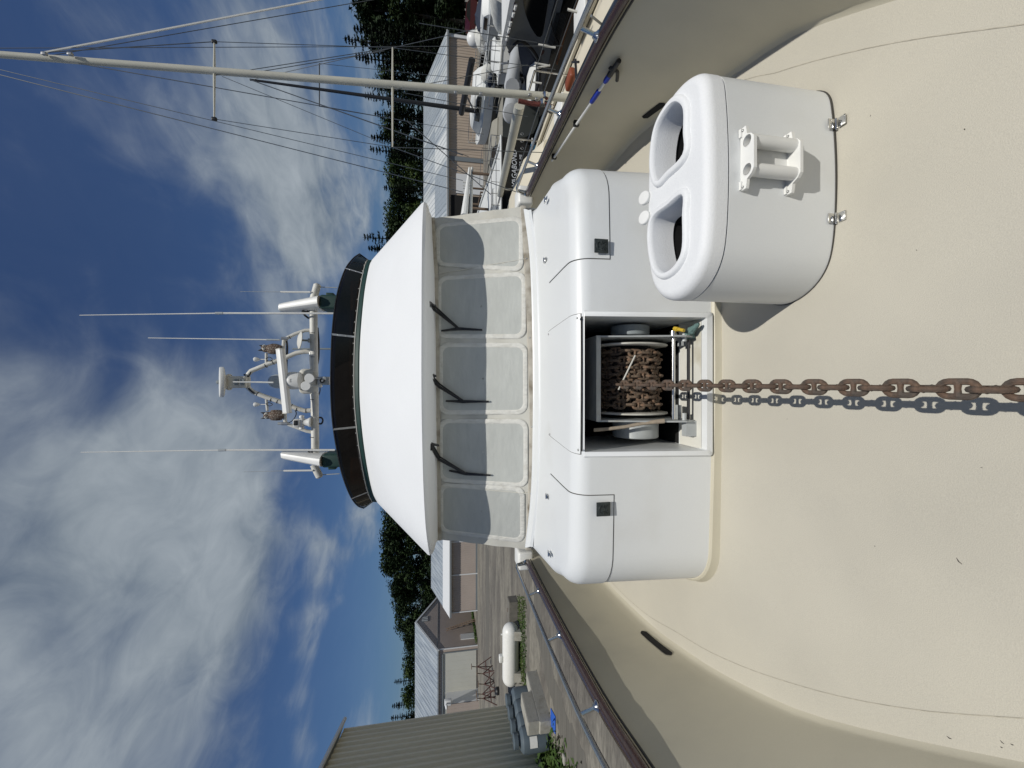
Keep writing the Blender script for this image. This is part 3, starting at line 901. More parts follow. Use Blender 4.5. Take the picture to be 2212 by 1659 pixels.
# deck hinges
for dy in (265, 470):
    p = D(1812, dy, z=.02)
    mb = MB()
    mb.rbox((p.x, 1.490, .047), (.042, .006, .032), .002, 2)
    mb.rbox((p.x, 1.462, .0205), (.042, .032, .006), .002, 2)
    mb.cyl((p.x - .025, 1.488, .022), (p.x + .025, 1.488, .022), .005, 8)
    for a_ in (-.013, .013):
        mb.sphere((p.x + a_, 1.4895, .05), .0045, 8, 5); mb.sphere((p.x + a_, 1.45, .0215), .0045, 8, 5)
    bp('hinge', mb, M['steel'])
# ---------------------------------------------------------------- boat hook clipped under the starboard rail
hook = thing('boat_hook', (2.1, 2.8, .45), 'white boat hook with blue grips clipped inside the right bulwark under the rail', 'boat hook')
h0, h1 = on_face(1318, 150, 1, .036)[0], on_face(1193, 338, 1, .036)[0]
def hl(u): return h0.lerp(h1, u)
mb = MB(); mb.tube([hl(.0), hl(1.0)], .0115, 10); mesh_obj('pole', mb, M['white'], hook)
for a_, b_ in ((-.01, .055), (.125, .235)):
    mb = MB(); mb.tube([hl(a_), hl(a_ + .01), hl(b_ - .01), hl(b_)], [.015, .019, .019, .015], 12); mesh_obj('grip', mb, M['blue'], hook)
hd = (h0 - h1).normalized()
mb = MB()
k0 = h0 + hd * .02
mb.tube([k0 - hd * .02, k0 + hd * .07, k0 + hd * .13], [.021, .018, .016], 10)
kk = [k0 + hd * .05] + [on_face(*q, 1, .034)[0] for q in ((1322, 136), (1331, 141), (1336, 150), (1334, 159))]
mb.tube(catmull(kk, 4), .0125, 8)
mesh_obj('hook_tip', mb, M['black'], hook)
for u in (.48, .95):
    mb = MB(); mb.rbox(hl(u) + Vector((.01, 0, 0)), (.05, .03, .05), .006, 2); mesh_obj('clip', mb, M['black'], hook)

# wind-blown specks on the deck
mb = MB(); rnd = random.Random(3)
for dx, dy, n_, L1 in ((2072, 1211.7, .004, .022), (2050, 1593, .004, .014), (2164.7, 1603, .003, .010), (2186, 1608, .003, .007), (2163, 1614, .003, .006), (2084, 279, .004, .006), (1890, 1180, .002, .005), (1540, 1155, .002, .005), (1760, 620, .002, .005), (1980, 540, .002, .005), (1700, 905, .002, .004), (2120, 1010, .002, .005), (1880, 250, .002, .006)):
    p = D(dx, dy, z=.0)
    sg = 1 if p.x > CX else -1; ww_ = sinterp(WB_R if sg > 0 else WB_L, p.y); p = D(dx, dy, z=.0005 + .02 * max(0, 1 - ((p.x - CX) / ww_) ** 2)); a = rnd.uniform(0, 3.1); u_ = Vector((cos(a), sin(a), 0)) * L1 / 2
    mb.tube([p - u_, p + Vector((-u_.y, u_.x, 0)) * .25, p + u_], [.0008, n_ * .5, .0006], 5)
o = mesh_obj('deck_debris', mb, M['seam']); tag(o, 'tiny dark specks and bits of leaf scattered on the cream deck', 'debris', None, 'stuff')
# ================================================================ wheelhouse
# windshield cover: five facets between bottom and top outline
def resample(P, n):
    L_ = [0]
    for a, b in zip(P, P[1:]): L_.append(L_[-1] + (b - a).length)
    out = []
    for i in range(n):
        s_ = L_[-1] * i / (n - 1)
        for k in range(len(P) - 1):
            if s_ <= L_[k + 1] + 1e-9:
                u = (s_ - L_[k]) / max(L_[k + 1] - L_[k], 1e-9); out.append(P[k].lerp(P[k + 1], u)); break
    return out
WB = [D(1133.5, 446, y=3.72), D(1142, 558.7, y=3.46), D(1149.5, 728, y=3.36), D(1152.5, 820, y=3.345), D(1155, 908.6, y=3.35), D(1151.5, 1066, y=3.42), D(1145, 1187, y=3.66)]
WT = [D(932, 472, y=4.0), D(940, 593, y=3.74), D(942.5, 728, y=3.65), D(943.5, 820, y=3.635), D(944, 908.6, y=3.64), D(946, 1049, y=3.71), D(947, 1165, y=3.93)]
def facet(k, u, v):
    b = WB[k].lerp(WB[k + 1], u); t = WT[k].lerp(WT[k + 1], u); return b.lerp(t, v)
TYB = [446, 558.7, 728, 820, 908.6, 1066, 1187]; TYT = [472, 593, 728, 820, 908.6, 1049, 1165]
def wpoint(uu, v):
    """uu in 0..6 across facets, v height 0..1"""
    k = min(int(uu), 5); return facet(k, uu - k, v)
def wnormal(uu, v):
    a = wpoint(max(uu - .05, 0), v); b = wpoint(min(uu + .05, 6), v); c = wpoint(uu, min(v + .05, 1)); d = wpoint(uu, max(v - .05, 0))
    n = (b - a).cross(c - d).normalized()
    return n if n.y < 0 else -n
mb = MB(); rows = []
NV = 26
for j in range(NV + 1):
    v = j / NV; row = []
    for i in range(121):
        uu = 6 * i / 120
        p = wpoint(uu, v)
        # cloth sags and puckers slightly near the seams
        w = .004 * sin(uu * 5.1 + v * 7) * sin(v * pi) + .003 * sin(v * 23 + uu * 2)
        row.append(p + wnormal(uu, v) * w)
    rows.append(row)
mb.ring(rows, close=False)
cover = yp('windshield_cover', mb, M['fabric'], smooth=True, sharp=50)
def inv_u(v, ty):
    # which uu at height v shows at survey bearing ty
    lo, hi = 0, 6
    def bearing(uu):
        p = wpoint(uu, v) - EYE; dep = p.y * cp - p.z * sp
        return 829.5 - 861.3 * p.x / dep
    for _ in range(40):
        m_ = (lo + hi) / 2
        if bearing(m_) < ty: lo = m_
        else: hi = m_
    return (lo + hi) / 2
def height_v(uu, dx):
    lo, hi = 0.0, 1.0
    def dxo(v):
        p = wpoint(uu, v) - EYE; dep = p.y * cp - p.z * sp; return 1106 + 861.3 * (-(p.y * sp + p.z * cp)) / dep
    for _ in range(30):
        m_ = (lo + hi) / 2
        if dxo(m_) > dx: lo = m_
        else: hi = m_
    return (lo + hi) / 2
WIN = [((483, 566), (477, 576), 951, 1121), ((603, 742 - 22), (596, 720), 954, 1127), ((752, 883), (750, 883), 957, 1130), ((916, 1038), (915.6, 1042), 957, 1130), ((1058, 1148), (1060, 1160), 958, 1124)]
WIN = [((492, 568), (477, 577), 951, 1121), ((606, 722), (597, 722), 954, 1127), ((750, 886), (751, 885), 957, 1130), ((914, 1032), (915, 1043), 957, 1131), ((1052, 1142), (1060, 1162), 958, 1124)]
def rr_uv(w, inset, r=.085, n=6):
    (t0, t1), (b0, b1), x0, x1 = w
    pts = []
    # unit square rounded
    aspect = (x1 - x0) / (b1 - b0)
    ru, rv = r * aspect * 1.0, r
    iu, iv = inset / (b1 - b0), inset / (x1 - x0)
    for cu, cv, a0 in ((1 + iu - ru, 1 + iv - rv, 0), (-iu + ru, 1 + iv - rv, pi / 2), (-iu + ru, -iv + rv, pi), (1 + iu - ru, -iv + rv, 3 * pi / 2)):
        for i in range(n + 1):
            a = a0 + pi / 2 * i / n
            pts.append((cu + ru * cos(a), cv + rv * sin(a)))
    # subdivide long edges
    out = []
    for (a, b), (c, d) in zip(pts, pts[1:] + pts[:1]):
        m_ = 8 if abs(a - c) + abs(b - d) > .25 else 1
        for k in range(m_): out.append((a + (c - a) * k / m_, b + (d - b) * k / m_))
    def to3(u, v, off):
        # v=0 bottom .. 1 top
        dx = x1 + (x0 - x1) * v
        tl = b0 + (t0 - b0) * v; tr = b1 + (t1 - b1) * v
        ty = tl + (tr - tl) * u
        uu = 3
        vv = .5
        for _ in range(3):
            uu = inv_u(vv, ty); vv = height_v(uu, dx)
        return wpoint(uu, vv) + wnormal(uu, vv) * off
    return out, to3
for w in WIN:
    outl, to3 = rr_uv(w, 0)
    # mesh pane as a grid clipped to rounded outline: fan from centre rings
    mb = MB(); rings = []
    for s_ in (1, .8, .55, .3, .02):
        rings.append([to3(.5 + (u - .5) * s_, .5 + (v - .5) * s_, .0075) for u, v in outl])
    mb.ring(rings)
    pane = yp('mesh_window', mb, M['mesh'], cover, smooth=True, sharp=80)
    o2, _ = rr_uv(w, 10, r=.12)
    mb = MB()
    rings = []
    m_ = len(outl)
    for s_, off in ((0, .0078), (.08, .0105), (.3, .0095), (.5, .0110), (.72, .009), (.92, .0085), (1, .004)):
        rings.append([to3(a[0] + (b[0] - a[0]) * s_, a[1] + (b[1] - a[1]) * s_, off) for a, b in zip(outl, o2)])
    mb.ring(rings)
    yp('window_binding', mb, M['welt'], cover, smooth=True, sharp=80)
# hem along the bottom and top of the cover
mb = MB()
hem = [wpoint(6 * i / 80, .012) + wnormal(6 * i / 80, .02) * .008 for i in range(81)]
mb.ring([[p + Vector((0, -.006, -.022)), p + Vector((0, -.010, .0)), p + Vector((0, .0, .026)), p + Vector((0, .02, .028))] for p in hem], close=False)
yp('cover_hem', mb, M['grime'], cover)
mb = MB()
hem = [wpoint(6 * i / 80, .985) + wnormal(6 * i / 80, .98) * .012 for i in range(81)]
mb.ring([[p + Vector((0, -.004, -.022)), p + Vector((0, -.006, .0)), p + Vector((0, .0, .022))] for p in hem], close=False)
yp('cover_hem', mb, M['grime'], cover)
for uu in (1.0, 2.02, 4.08, 5.0):
    p = wpoint(uu, .03); mb = MB(); mb.sphere(p + Vector((0, -.018, 0)), .008, 8, 6); yp('snap_button', mb, M['steel_old'], cover)
# sewn seams over the folds
for uu in (1.0, 5.0):
    mb = MB(); mb.tube([wpoint(uu, v / 20) + wnormal(uu, .5) * .006 for v in range(21)], .005, 6); yp('cover_seam', mb, M['fabric'], cover)
# ledge between trunk top and windshield
mb = MB()
led = WB
rows = []
for p in catmull(led, 6):
    d = -.20
    z0 = .95
    rows.append([Vector((p.x * .925, p.y - .23, z0)), Vector((p.x * .925, p.y - .215, z0 + .022)), Vector((p.x * .955, p.y - .12, z0 + .036)), Vector((p.x * .955, p.y - .112, z0 + .045)), Vector((p.x, p.y + .02, p.z - .018)), Vector((p.x, p.y + .2, p.z - .018))])
mb.ring(rows, close=False)
yp('windshield_ledge', mb, M['gel'])
# house sides behind the windshield
mb = MB()
for P0, P1, s_ in ((WB[0], WT[0], 1), (WB[-1], WT[-1], -1)):
    mb.add([P0 + Vector((0, .02, -.35)), P0 + Vector((0, .02, 0)), P1 + Vector((0, .02, .0)), P1 + Vector((0, 4, 0)), P0 + Vector((s_ * .08, 4, -.3))], [(0, 1, 2, 3, 4)])
yp('house_side', mb, M['gel'], smooth=False)
# soffit, lip and sloping flybridge front
LB = [D(921, 438, y=3.62), D(921, 455, y=3.42), D(919, 500, y=3.28), D(917, 600, y=3.18), D(916.5, 700, y=3.14), D(916, 820, y=3.13), D(917, 920, y=3.15), D(919, 1040, y=3.20), D(924, 1130, y=3.30), D(930, 1175, y=3.42), D(933, 1197, y=3.62)]
LT = [D(911, 439, y=3.64), D(907, 456, y=3.44), D(905.5, 500, y=3.30), D(905, 600, y=3.20), D(905, 700, y=3.16), D(905, 820, y=3.15), D(906, 920, y=3.17), D(910, 1040, y=3.22), D(914.5, 1130, y=3.32), D(919, 1175, y=3.44), D(924, 1198, y=3.64)]
RM = [D(803, 562, y=5.15), D(797, 577, y=4.98), D(788, 625, y=4.70), D(781, 690, y=4.50), D(777, 750, y=4.42), D(776, 810, y=4.40), D(777, 870, y=4.42), D(783, 940, y=4.50), D(793, 1010, y=4.70), D(804, 1062, y=4.95), D(813.5, 1084, y=5.15)]
def back(P, d): 
    return [EYE + (p - EYE) * ((p.y + d) / p.y) for p in P]
LB, LT = back(LB, .115), back(LT, .115)
LBs, LTs, RMs = catmull(LB, 8), catmull(LT, 8), catmull(RM, 8)
WTr = resample([WT[0] + Vector((0, .35, 0))] + WT + [WT[-1] + Vector((0, .35, 0))], len(LBs))
mb = MB()
edge = [a.lerp(b, .5) + Vector((0, -.022, 0)) for a, b in zip(LBs, LTs)]
rows = [WTr, [w.lerp(l, .30) + Vector((0, 0, .008)) for w, l in zip(WTr, LBs)], [w.lerp(l, .34) + Vector((0, 0, -.014)) for w, l in zip(WTr, LBs)], [w.lerp(l, .88) + Vector((0, 0, -.012)) for w, l in zip(WTr, LBs)], LBs, edge, LTs]
for k in range(1, 9):
    u = k / 8
    nn_ = len(LTs) - 1
    rows.append([a.lerp(b, u) + Vector((0, 0, .04 * sin(pi * u) * sin(pi * i_ / nn_) ** .7 if 0 < u < 1 and 0 < i_ < nn_ else 0)) for i_, (a, b) in enumerate(zip(LTs, RMs))])
mb.ring(rows, close=False)
# close the ends and carry the roof aft
for i, s_ in ((0, 1), (-1, -1)):
    a = [r[i] for r in rows]
    top = rows[-1][i]
    aft = [Vector((a[4].x, 8, a[4].z)), Vector((a[6].x, 8, a[6].z)), Vector((top.x, 8, top.z))]
    mb.add([a[4], a[5], a[6], aft[1], aft[0]], [(0, 1, 2, 3, 4)])
    chainp = a[6:]
    mb.add(chainp + [aft[2], aft[1]], [tuple(range(len(chainp) + 2))])
    mb.add([a[4], aft[0], Vector((aft[0].x * .93, 8, a[0].z)), a[0]], [(0, 1, 2, 3)])
yp('flybridge_front', mb, M['gel_rough'], smooth=True, sharp=40)
# green trim under the screen
rimU = [p + Vector((0, .018, .042)) for p in RMs]
mb = MB(); mb.ring([[p + Vector((0, -.006, -.004)), p + Vector((0, -.012, .010)), q + Vector((0, -.010, .006)), q + Vector((0, .02, .012))] for p, q in zip(RMs, rimU)], close=False)
yp('green_trim', mb, M['green'])
mb = MB(); mb.tube([q + Vector((0, -.012, .012)) for q in rimU], .004, 6); yp('trim_bead', mb, M['white_old'])
# smoked wind screen
SB = rimU
ST = [D(777, 548, y=5.35), D(762, 559, y=5.12), D(744, 585, y=4.88), D(727, 640, y=4.62), D(718, 710, y=4.46), D(714.5, 790, y=4.38), D(714.5, 850, y=4.38), D(718, 910, y=4.42), D(727, 970, y=4.50), D(739, 1025, y=4.66), D(756, 1070, y=4.88), D(772, 1092, y=5.1), D(786, 1098, y=5.35)]
STs = resample(catmull(ST, 8), len(SB))
mb = MB(); rows = []
for k in range(7):
    u = k / 6
    rows.append([a.lerp(b, u) for a, b in zip(SB, STs)])
mb.ring(rows, close=False)
for i, s_ in ((0, 1), (-1, -1)):
    mb.add([SB[i], STs[i], STs[i] + Vector((-s_ * .02, .9, -.25)), SB[i] + Vector((0, .9, .0))], [(0, 1, 2, 3)])
scr = yp('smoked_windscreen', mb, M['acrylic'], sharp=60, solid=.005)
mb = MB(); mb.tube([q + Vector((0, -.002, .0)) for q in STs], .006, 6); yp('screen_edge', mb, M['black'], scr)
def nearest(P, ty):
    def bear(p):
        q = p - EYE; return 829.5 - 861.3 * q.x / (q.y * cp - q.z * sp)
    return min(range(len(P)), key=lambda i: abs(bear(P[i]) - ty))
for tb, tt in ((592, 580), (729, 723), (922, 924), (1063, 1078)):
    a, b = SB[nearest(SB, tb)], STs[nearest(STs, tt)]
    mb = MB(); n_ = Vector((0, -.008, 0)); w_ = Vector((.010, 0, 0))
    mb.ring([[a - w_, a - w_ + n_, a + w_ + n_, a + w_], [b - w_, b - w_ + n_, b + w_ + n_, b + w_]], cap0=True, cap1=True)
    for u in (.12, .42, .75): mb.sphere(a.lerp(b, u) + n_, .006, 6, 4)
    yp('screen_strap', mb, M['steel_old'], scr, smooth=False)
mb = MB()
for i in range(4, len(SB) - 4, 3): mb.sphere(SB[i].lerp(STs[i], .10) + Vector((0, -.008, 0)), .0055, 6, 4)
yp('screen_screws', mb, M['steel_old'], scr)
# console and seats behind the screen
mb = MB()
for x0, x1 in ((-1.35, -.62), (.62, 1.38)):
    mb.rbox(((x0 + x1) / 2, 5.6, 2.72), (x1 - x0, .12, .42), .05)
    mb.rbox(((x0 + x1) / 2, 5.35, 2.56), (x1 - x0, .5, .12), .04)
yp('bench_seat', mb, M['brown'])
mb = MB(); mb.rbox((0, 4.95, 2.58), (1.7, .35, .42), .05); yp('helm_console', mb, M['black'])
mb = MB(); mb.box((0, 6.4, 2.35), (2.7, 3.2, .04)); yp('flybridge_deck', mb, M['gel'], smooth=False)
# ---------------------------------------------------------------- wipers
for (px, py), (ex, ey), (b0x, b0y), (b1x, b1y) in (((925, 658), (992, 712), (955, 716), (1043, 714)), ((925, 812), (1003, 867), (965, 866), (1057, 867)), ((931, 965), (1008, 1021), (972, 1015), (1061, 1025))):
    def wp(dx, dy, off):
        uu, vv = 3, .5
        for _ in range(3):
            uu = inv_u(vv, dy); vv = height_v(uu, dx)
        return wpoint(uu, vv) + wnormal(uu, vv) * off
    piv = wp(948, py + 12, .06) if False else D(px, py, y=3.42)
    e = wp(ex, ey, .035); a, b = wp(b0x, b0y, .022), wp(b1x, b1y, .022)
    mid = wp(953, py + (ey - py) * .42, .055)
    wroot = Vector(piv)
    wi = MB()
    wi.tube([piv, mid, e], [.017, .013, .009], 8)
    arm = yp('wiper_arm', wi, M['black'])
    wi = MB(); o_ = Vector((.030, 0, -.006)); wi.tube([piv + o_, mid + o_ * .8, e + o_ * .25], .008, 6); yp('parallel_link', wi, M['black'], arm)
    wi = MB(); wi.tube([a, a.lerp(e + Vector((0, .01, 0)), .5), e + Vector((0, .008, 0)), b.lerp(e, .5), b], [.008, .011, .015, .011, .008], 8); yp('wiper_blade', wi, M['black'], arm)
    wi = MB(); wi.rbox(piv, (.06, .05, .04), .01, 2); wi.tube([piv + Vector((.02, .02, -.01)), piv + Vector((.0, .06, -.06)), piv + Vector((0, .10, -.04))], .010, 6)
    wi.tube(catmull([piv + Vector((.02, 0, .0)), piv + Vector((.05, .0, .035)), piv + Vector((.085, .02, .02)), piv + Vector((.095, .05, -.01))], 5), .0035, 5)
    yp('wiper_pivot', wi, M['black'], arm)
# ================================================================ radar arch
AY = 6.0
def A(zx, zy, dy_=0.0):            # survey readings at the arch plane
    return D((700 + zx / 1.3829) / 1.8228, (900 + zy / 1.3829) / 1.8228, y=AY + dy_)
arch = yp('radar_arch', (lambda m: (m.tube([A(739, 445), A(742, 700), A(746, 950), A(749, 1222)], .052, 16), m)[1])(MB()), M['white_old'])
def ap(name, mb, m, **k): return yp(name, mb, m, arch, **k)
for s_, tip, b0, b1, w0, w1 in ((1, (530, 430), (788, 372), (788, 448), (738, 385), (760, 308)), (-1, (543, 1232), (800, 1218), (800, 1290), (740, 1285), (772, 1350))):
    t = A(*tip); p0 = A(*b0); p1 = A(*b1); c = (p0 + p1) / 2; hw = abs(p0.x - p1.x) / 2
    mb = MB(); rings = []
    for k in range(12):
        u = k / 11
        cc = c.lerp(t, u) + Vector((0, .12 * u, 0))
        wx = hw * (1 - .35 * u) if u < .86 else hw * .70 * sqrt(max(1 - ((u - .86) / .14) ** 2, .01))
        ly = .26 * (1 - .45 * u) if u < .86 else .16 * sqrt(max(1 - ((u - .86) / .14) ** 2, .01))
        rings.append([cc + Vector((wx * cos(a) * (abs(cos(a)) ** -.3 if abs(cos(a)) > .05 else 1), ly * sin(a), 0)) for a in [2 * pi * j / 20 for j in range(20)]])
    mb.ring(rings, cap0=True, cap1=True)
    ap('arch_fin', mb, M['white'])
    mb = MB()
    pc = Vector((c.x, AY + .02, c.z))
    mb.rbox((pc.x, pc.y, pc.z - .33), (hw * 1.95, .42, .64), .03)
    mb.rbox((pc.x + s_ * hw * 1.0, pc.y - .1, pc.z - .13), (.07, .12, .10), .01)
    ap('green_pedestal', mb, M['green'])
    mb = MB(); a, b = A(*w0), A(*w1); mb.tube([a, b, b + (b - a).normalized() * .02], [.05, .05, .03], 14)
    ap('arch_wing', mb, M['white_old'])
mb = MB(); mb.tube([A(727, 990), A(690, 992), A(645, 978), A(580, 950), A(480, 917), A(410, 890), A(385, 868), A(378, 835), A(378, 800), A(400, 775), A(480, 742), A(580, 706), A(645, 678), A(690, 670), A(724, 670)], .031, 12)
ap('mast_frame', mb, M['white_old'])
mb = MB(); mb.tube([A(730, 1108), A(700, 1102), A(640, 1080), A(590, 1062), A(584, 1045), A(582, 900), A(580, 700), A(576, 640), A(578, 610), A(590, 598), A(640, 573), A(692, 555), A(722, 554)], .024, 10)
ap('lower_frame', mb, M['white_old'])
mb = MB(); mb.tube([A(728, 775, -.03), A(724, 705, -.03), A(724, 672, -.03)], .020, 8); mb.tube([A(728, 900, -.03), A(732, 940, -.03)], .020, 8); ap('grab_bar', mb, M['white'])
# black ties and cable runs
for q, r, ax in ((A(742, 1135), .066, (1, 0, 0)), (A(741, 930), .066, (1, 0, 0)), (A(739, 700), .066, (1, 0, 0)), (A(738, 570), .066, (1, 0, 0)), (A(436, 900), .052, (.5, 0, .8)), (A(510, 930), .052, (.4, 0, .8)), (A(545, 940), .052, (.4, 0, .8)), (A(620, 968), .052, (.4, 0, .8)), (A(650, 982), .052, (.3, 0, .8)), (A(700, 992), .052, (0, 0, 1)), (A(520, 728), .052, (-.4, 0, .8)), (A(610, 590), .040, (-.4, 0, .8)), (A(480, 745), .052, (-.4, 0, .8))):
    mb = MB(); r *= .66 if r < .06 else .84
    mb.lathe([(r, -.004), (r, .004)], q, ax, 12); ap('cable_tie', mb, M['black'])
mb = MB(); mb.tube(catmull([A(762, 540, .05), A(768, 620, .05), A(765, 720, .05), A(740, 790, .05)], 6), .012, 6); ap('cable', mb, M['black'])
mb = MB(); mb.tube(catmull([A(765, 830, .05), A(775, 880, .05), A(760, 925, .05)], 6), .007, 6); ap('cable', mb, M['black'])
mb = MB(); mb.tube(catmull([A(762, 1030, .02), A(782, 1030, .02), A(790, 1045, .02), A(782, 1062, .02), A(765, 1062, .02)], 6), .012, 6); ap('cable', mb, M['black'])
mb = MB(); mb.tube(catmull([A(590, 600, .06), A(596, 650, .06), A(592, 760, .06), A(600, 830, .06)], 6), .014, 6); ap('cable', mb, M['black'])
mb = MB(); mb.tube(catmull([A(640, 990, .02), A(645, 1010, .02), A(630, 1040, .02), A(600, 1062, .02)], 6), .006, 5); ap('cable', mb, M['black'])
mb = MB(); mb.tube(catmull([A(385, 870, -.03), A(400, 885, -.03), A(418, 898, -.03)], 4), .012, 6); ap('cable', mb, M['black'])
mb = MB(); mb.tube(catmull([A(398, 780, -.02), A(385, 805, -.02), A(375, 800, -.02), A(360, 795, -.02)], 4), .010, 6); ap('cable', mb, M['black'])
mb = MB(); mb.tube(catmull([A(715, 445, -.02), A(700, 455, -.04), A(680, 450, -.04), A(690, 470, -.04), A(715, 490, -.02)], 5), .014, 6); ap('cable', mb, M['black'])
mb = MB(); mb.tube(catmull([A(712, 1215, -.02), A(725, 1222, -.04), A(735, 1200, -.04)], 4), .018, 6); ap('cable', mb, M['black'])
# top box + dome disc + centre whip
mb = MB(); mb.rbox(A(328, 836), (.16, .16, .26), .02); ap('mast_head_box', mb, M['white_old'])
mb = MB(); mb.lathe([(.08, 0), (.11, .0), (.11, .02), (.035, .045)], A(284, 836) + Vector((0, 0, -.0)), (0, 0, 1), 20)
mb.lathe([(.045, 0), (.055, .05)], A(274, 836), (0, 0, 1), 16)
ap('mast_head_cap', mb, M['white_old'])
mb = MB(); mb.lathe([(.06, -.02), (.19, .0), (.206, .012), (.206, .045), (.20, .055), (.03, .06)], A(254, 836), (0, -.47, .88), 32); ap('satellite_disc', mb, M['white'])
mb = MB(); mb.lathe([(.028, 0), (.028, .03), (.02, .04)], A(230, 836), (0, 0, 1), 14); ap('beacon', mb, M['galv_dk'])
for q in ((320, 822), (355, 822)):
    mb = MB(); mb.rbox(A(q[0], 836, -.085), (.08, .03, .05), .01); ap('deck_light', mb, M['galv_dk'])
mb = MB(); mb.tube([A(302, 835, -.16), A(430, 836, -.16)], .009, 8); mb.tube([A(430, 836, -.16), A(520, 838, -.16)], .011, 8); ap('centre_whip', mb, M['white'])
# radome behind
mb = MB(); c = A(555, 832, .35); mb.lathe([(.095, -.07), (.105, -.05), (.105, .0), (.10, .06), (.082, .11), (.05, .14), (.0, .152)], c, (0, 0, 1), 24); ap('radome', mb, M['radome'])
# open array radar: pedestal + bar
mb = MB(); c = A(652, 828, -.15); mb.lathe([(.075, -.05), (.115, -.035), (.12, .06), (.115, .10), (.10, .12), (.03, .13)], c, (0, 0, 1), 28); ap('radar_pedestal', mb, M['white'])
mb = MB(); mb.lathe([(.03, .0), (.028, .08)], c + Vector((0, 0, .12)), (0, 0, 1), 14); mb.rbox(c + Vector((.0, -.118, .06)), (.045, .008, .03), .002, 2)
ap('radar_neck', mb, M['white'])
a, b = A(560, 657, -.22), A(598, 1003, -.22)
mb = MB(); dd = (b - a).normalized(); uu_ = Vector((0, 0, 1)); uu_ = (uu_ - dd * uu_.dot(dd)).normalized(); vv_ = dd.cross(uu_)
sec = [(-.05, .015), (-.05, -.03), (-.036, -.05), (-.007, -.056), (.02, -.046), (.056, -.013), (.06, .02), (.04, .033)]
mb.ring([[q + uu_ * s0 + vv_ * (s1 if vv_.y > 0 else -s1) for s0, s1 in sec] for q in (a, a + dd * .01, b - dd * .01, b)], cap0=True, cap1=True)
ap('radar_bar', mb, M['white'], sharp=30)
mb = MB()
for e_ in (a, b):
    mb.ring([[q + uu_ * s0 * 1.06 + vv_ * ((s1 if vv_.y > 0 else -s1) * 1.06) for s0, s1 in sec] for q in (e_ - dd * .006, e_ + dd * .006)], cap0=True, cap1=True)
ap('bar_end', mb, M['white_old'], smooth=False)
# horn bracket and twin horns, speaker below
mb = MB(); mb.rbox(A(714, 832, -.0), (.35, .15, .24), .06, 4); ap('horn_mount', mb, M['white_old'])
for q in ((716, 815), (696, 857)):
    c = A(*q, -.32)
    mb = MB(); mb.lathe([(.058, 0), (.062, .004), (.058, .008), (.046, .02), (.027, .05), (.016, .09), (.012, .22), (.0, .23)], c, (0, 1, 0), 24)
    mb.lathe([(.058, .003), (.048, .008), (.03, .034), (.018, .06), (.0, .065)], c, (0, 1, 0), 24)
    h_ = ap('horn_trumpet', mb, M['white'], recalc=False)
    mb = MB(); mb.lathe([(.018, 0), (.018, .003)], c + Vector((0, .05, 0)), (0, 1, 0), 14); ap('horn_throat', mb, M['blackmatt'])
    mb = MB(); mb.tube([c + Vector((0, .25, 0)), c + Vector((0, .26, -.11))], .008, 6); mb.sphere(c + Vector((0, .25, -.115)), .026, 10, 8); ap('horn_stem', mb, M['white'])
mb = MB(); mb.rbox(A(797, 829, -.02), (.115, .10, .155), .01, 2); ap('loudhailer', mb, M['steel_old'])
mb = MB(); mb.lathe([(.034, 0), (.03, .02), (.02, .008), (.012, .0)], A(786, 828, -.09), (0, 1, 0), 18); ap('speaker_cone', mb, M['black'])
mb = MB(); mb.lathe([(.014, 0), (.014, .01)], A(786, 828, -.10), (0, 1, 0), 14); ap('speaker_cap', mb, M['white'])
# small satellite dish on right
mb = MB(); c = A(668, 608, -.1); mb.lathe([(.0, .022), (.07, .016), (.116, -.0), (.12, .008), (.075, .028), (.0, .035)], c, (0.12, -.55, 1), 28)
ap('flat_dish', mb, M['white_old'])
mb = MB(); mb.tube([c, c + Vector((0, .02, -.09))], .014, 8); mb.lathe([(.03, 0), (.03, .015)], c + Vector((0, .02, -.11)), (0, 0, 1), 12); ap('dish_foot', mb, M['galv_dk'])
# search light / camera on left
c = A(690, 1055, -.08)
mb = MB(); mb.lathe([(.065, -.08), (.065, -.065), (.05, -.04), (.05, .0)], c, (0, 0, 1), 20); mb.rbox(c + Vector((0, 0, .03)), (.12, .10, .06), .02); mb.rbox(c + Vector((-.005, -.01, .085)), (.105, .12, .09), .02)
for s_ in (-1, 1): mb.lathe([(.032, 0), (.032, .025), (.018, .035)], c + Vector((s_ * .065, 0, .035)), (s_, 0, 0), 14)
ap('search_light', mb, M['white'])
mb = MB(); mb.rbox(c + Vector((.0, -.072, .09)), (.07, .008, .055), .006, 2); ap('light_lens', mb, M['black'])
# GPS mushrooms
for (sx, sy), (ax_, ay_) in (((482, 680), (482, 742)), ((488, 990), (482, 930))):
    p = A(sx, sy); q = A(ax_, ay_)
    mb = MB(); mb.tube([q, p, p + (p - q).normalized() * .01], [.017, .017, .009], 10); ap('gps_arm', mb, M['white_old'])
    px_ = A(430, 712 if sy < 800 else 958)
    mb = MB(); mb.lathe([(.006, -.14), (.006, -.035), (.016, -.03), (.029, .0), (.032, .018), (.029, .03), (.018, .038), (0, .04)], px_, (0, 0, 1), 18); ap('gps_antenna', mb, M['white'])
    mb = MB(); mb.tube(catmull([A(478, 708 if sy < 800 else 955, -.03), A(498, 700 if sy < 800 else 948, -.03), A(516, 712 if sy < 800 else 958, -.03), A(498, 722 if sy < 800 else 966, -.03), A(482, 715 if sy < 800 else 958, -.03)], 5), .005, 5); ap('gps_cable', mb, M['black'])
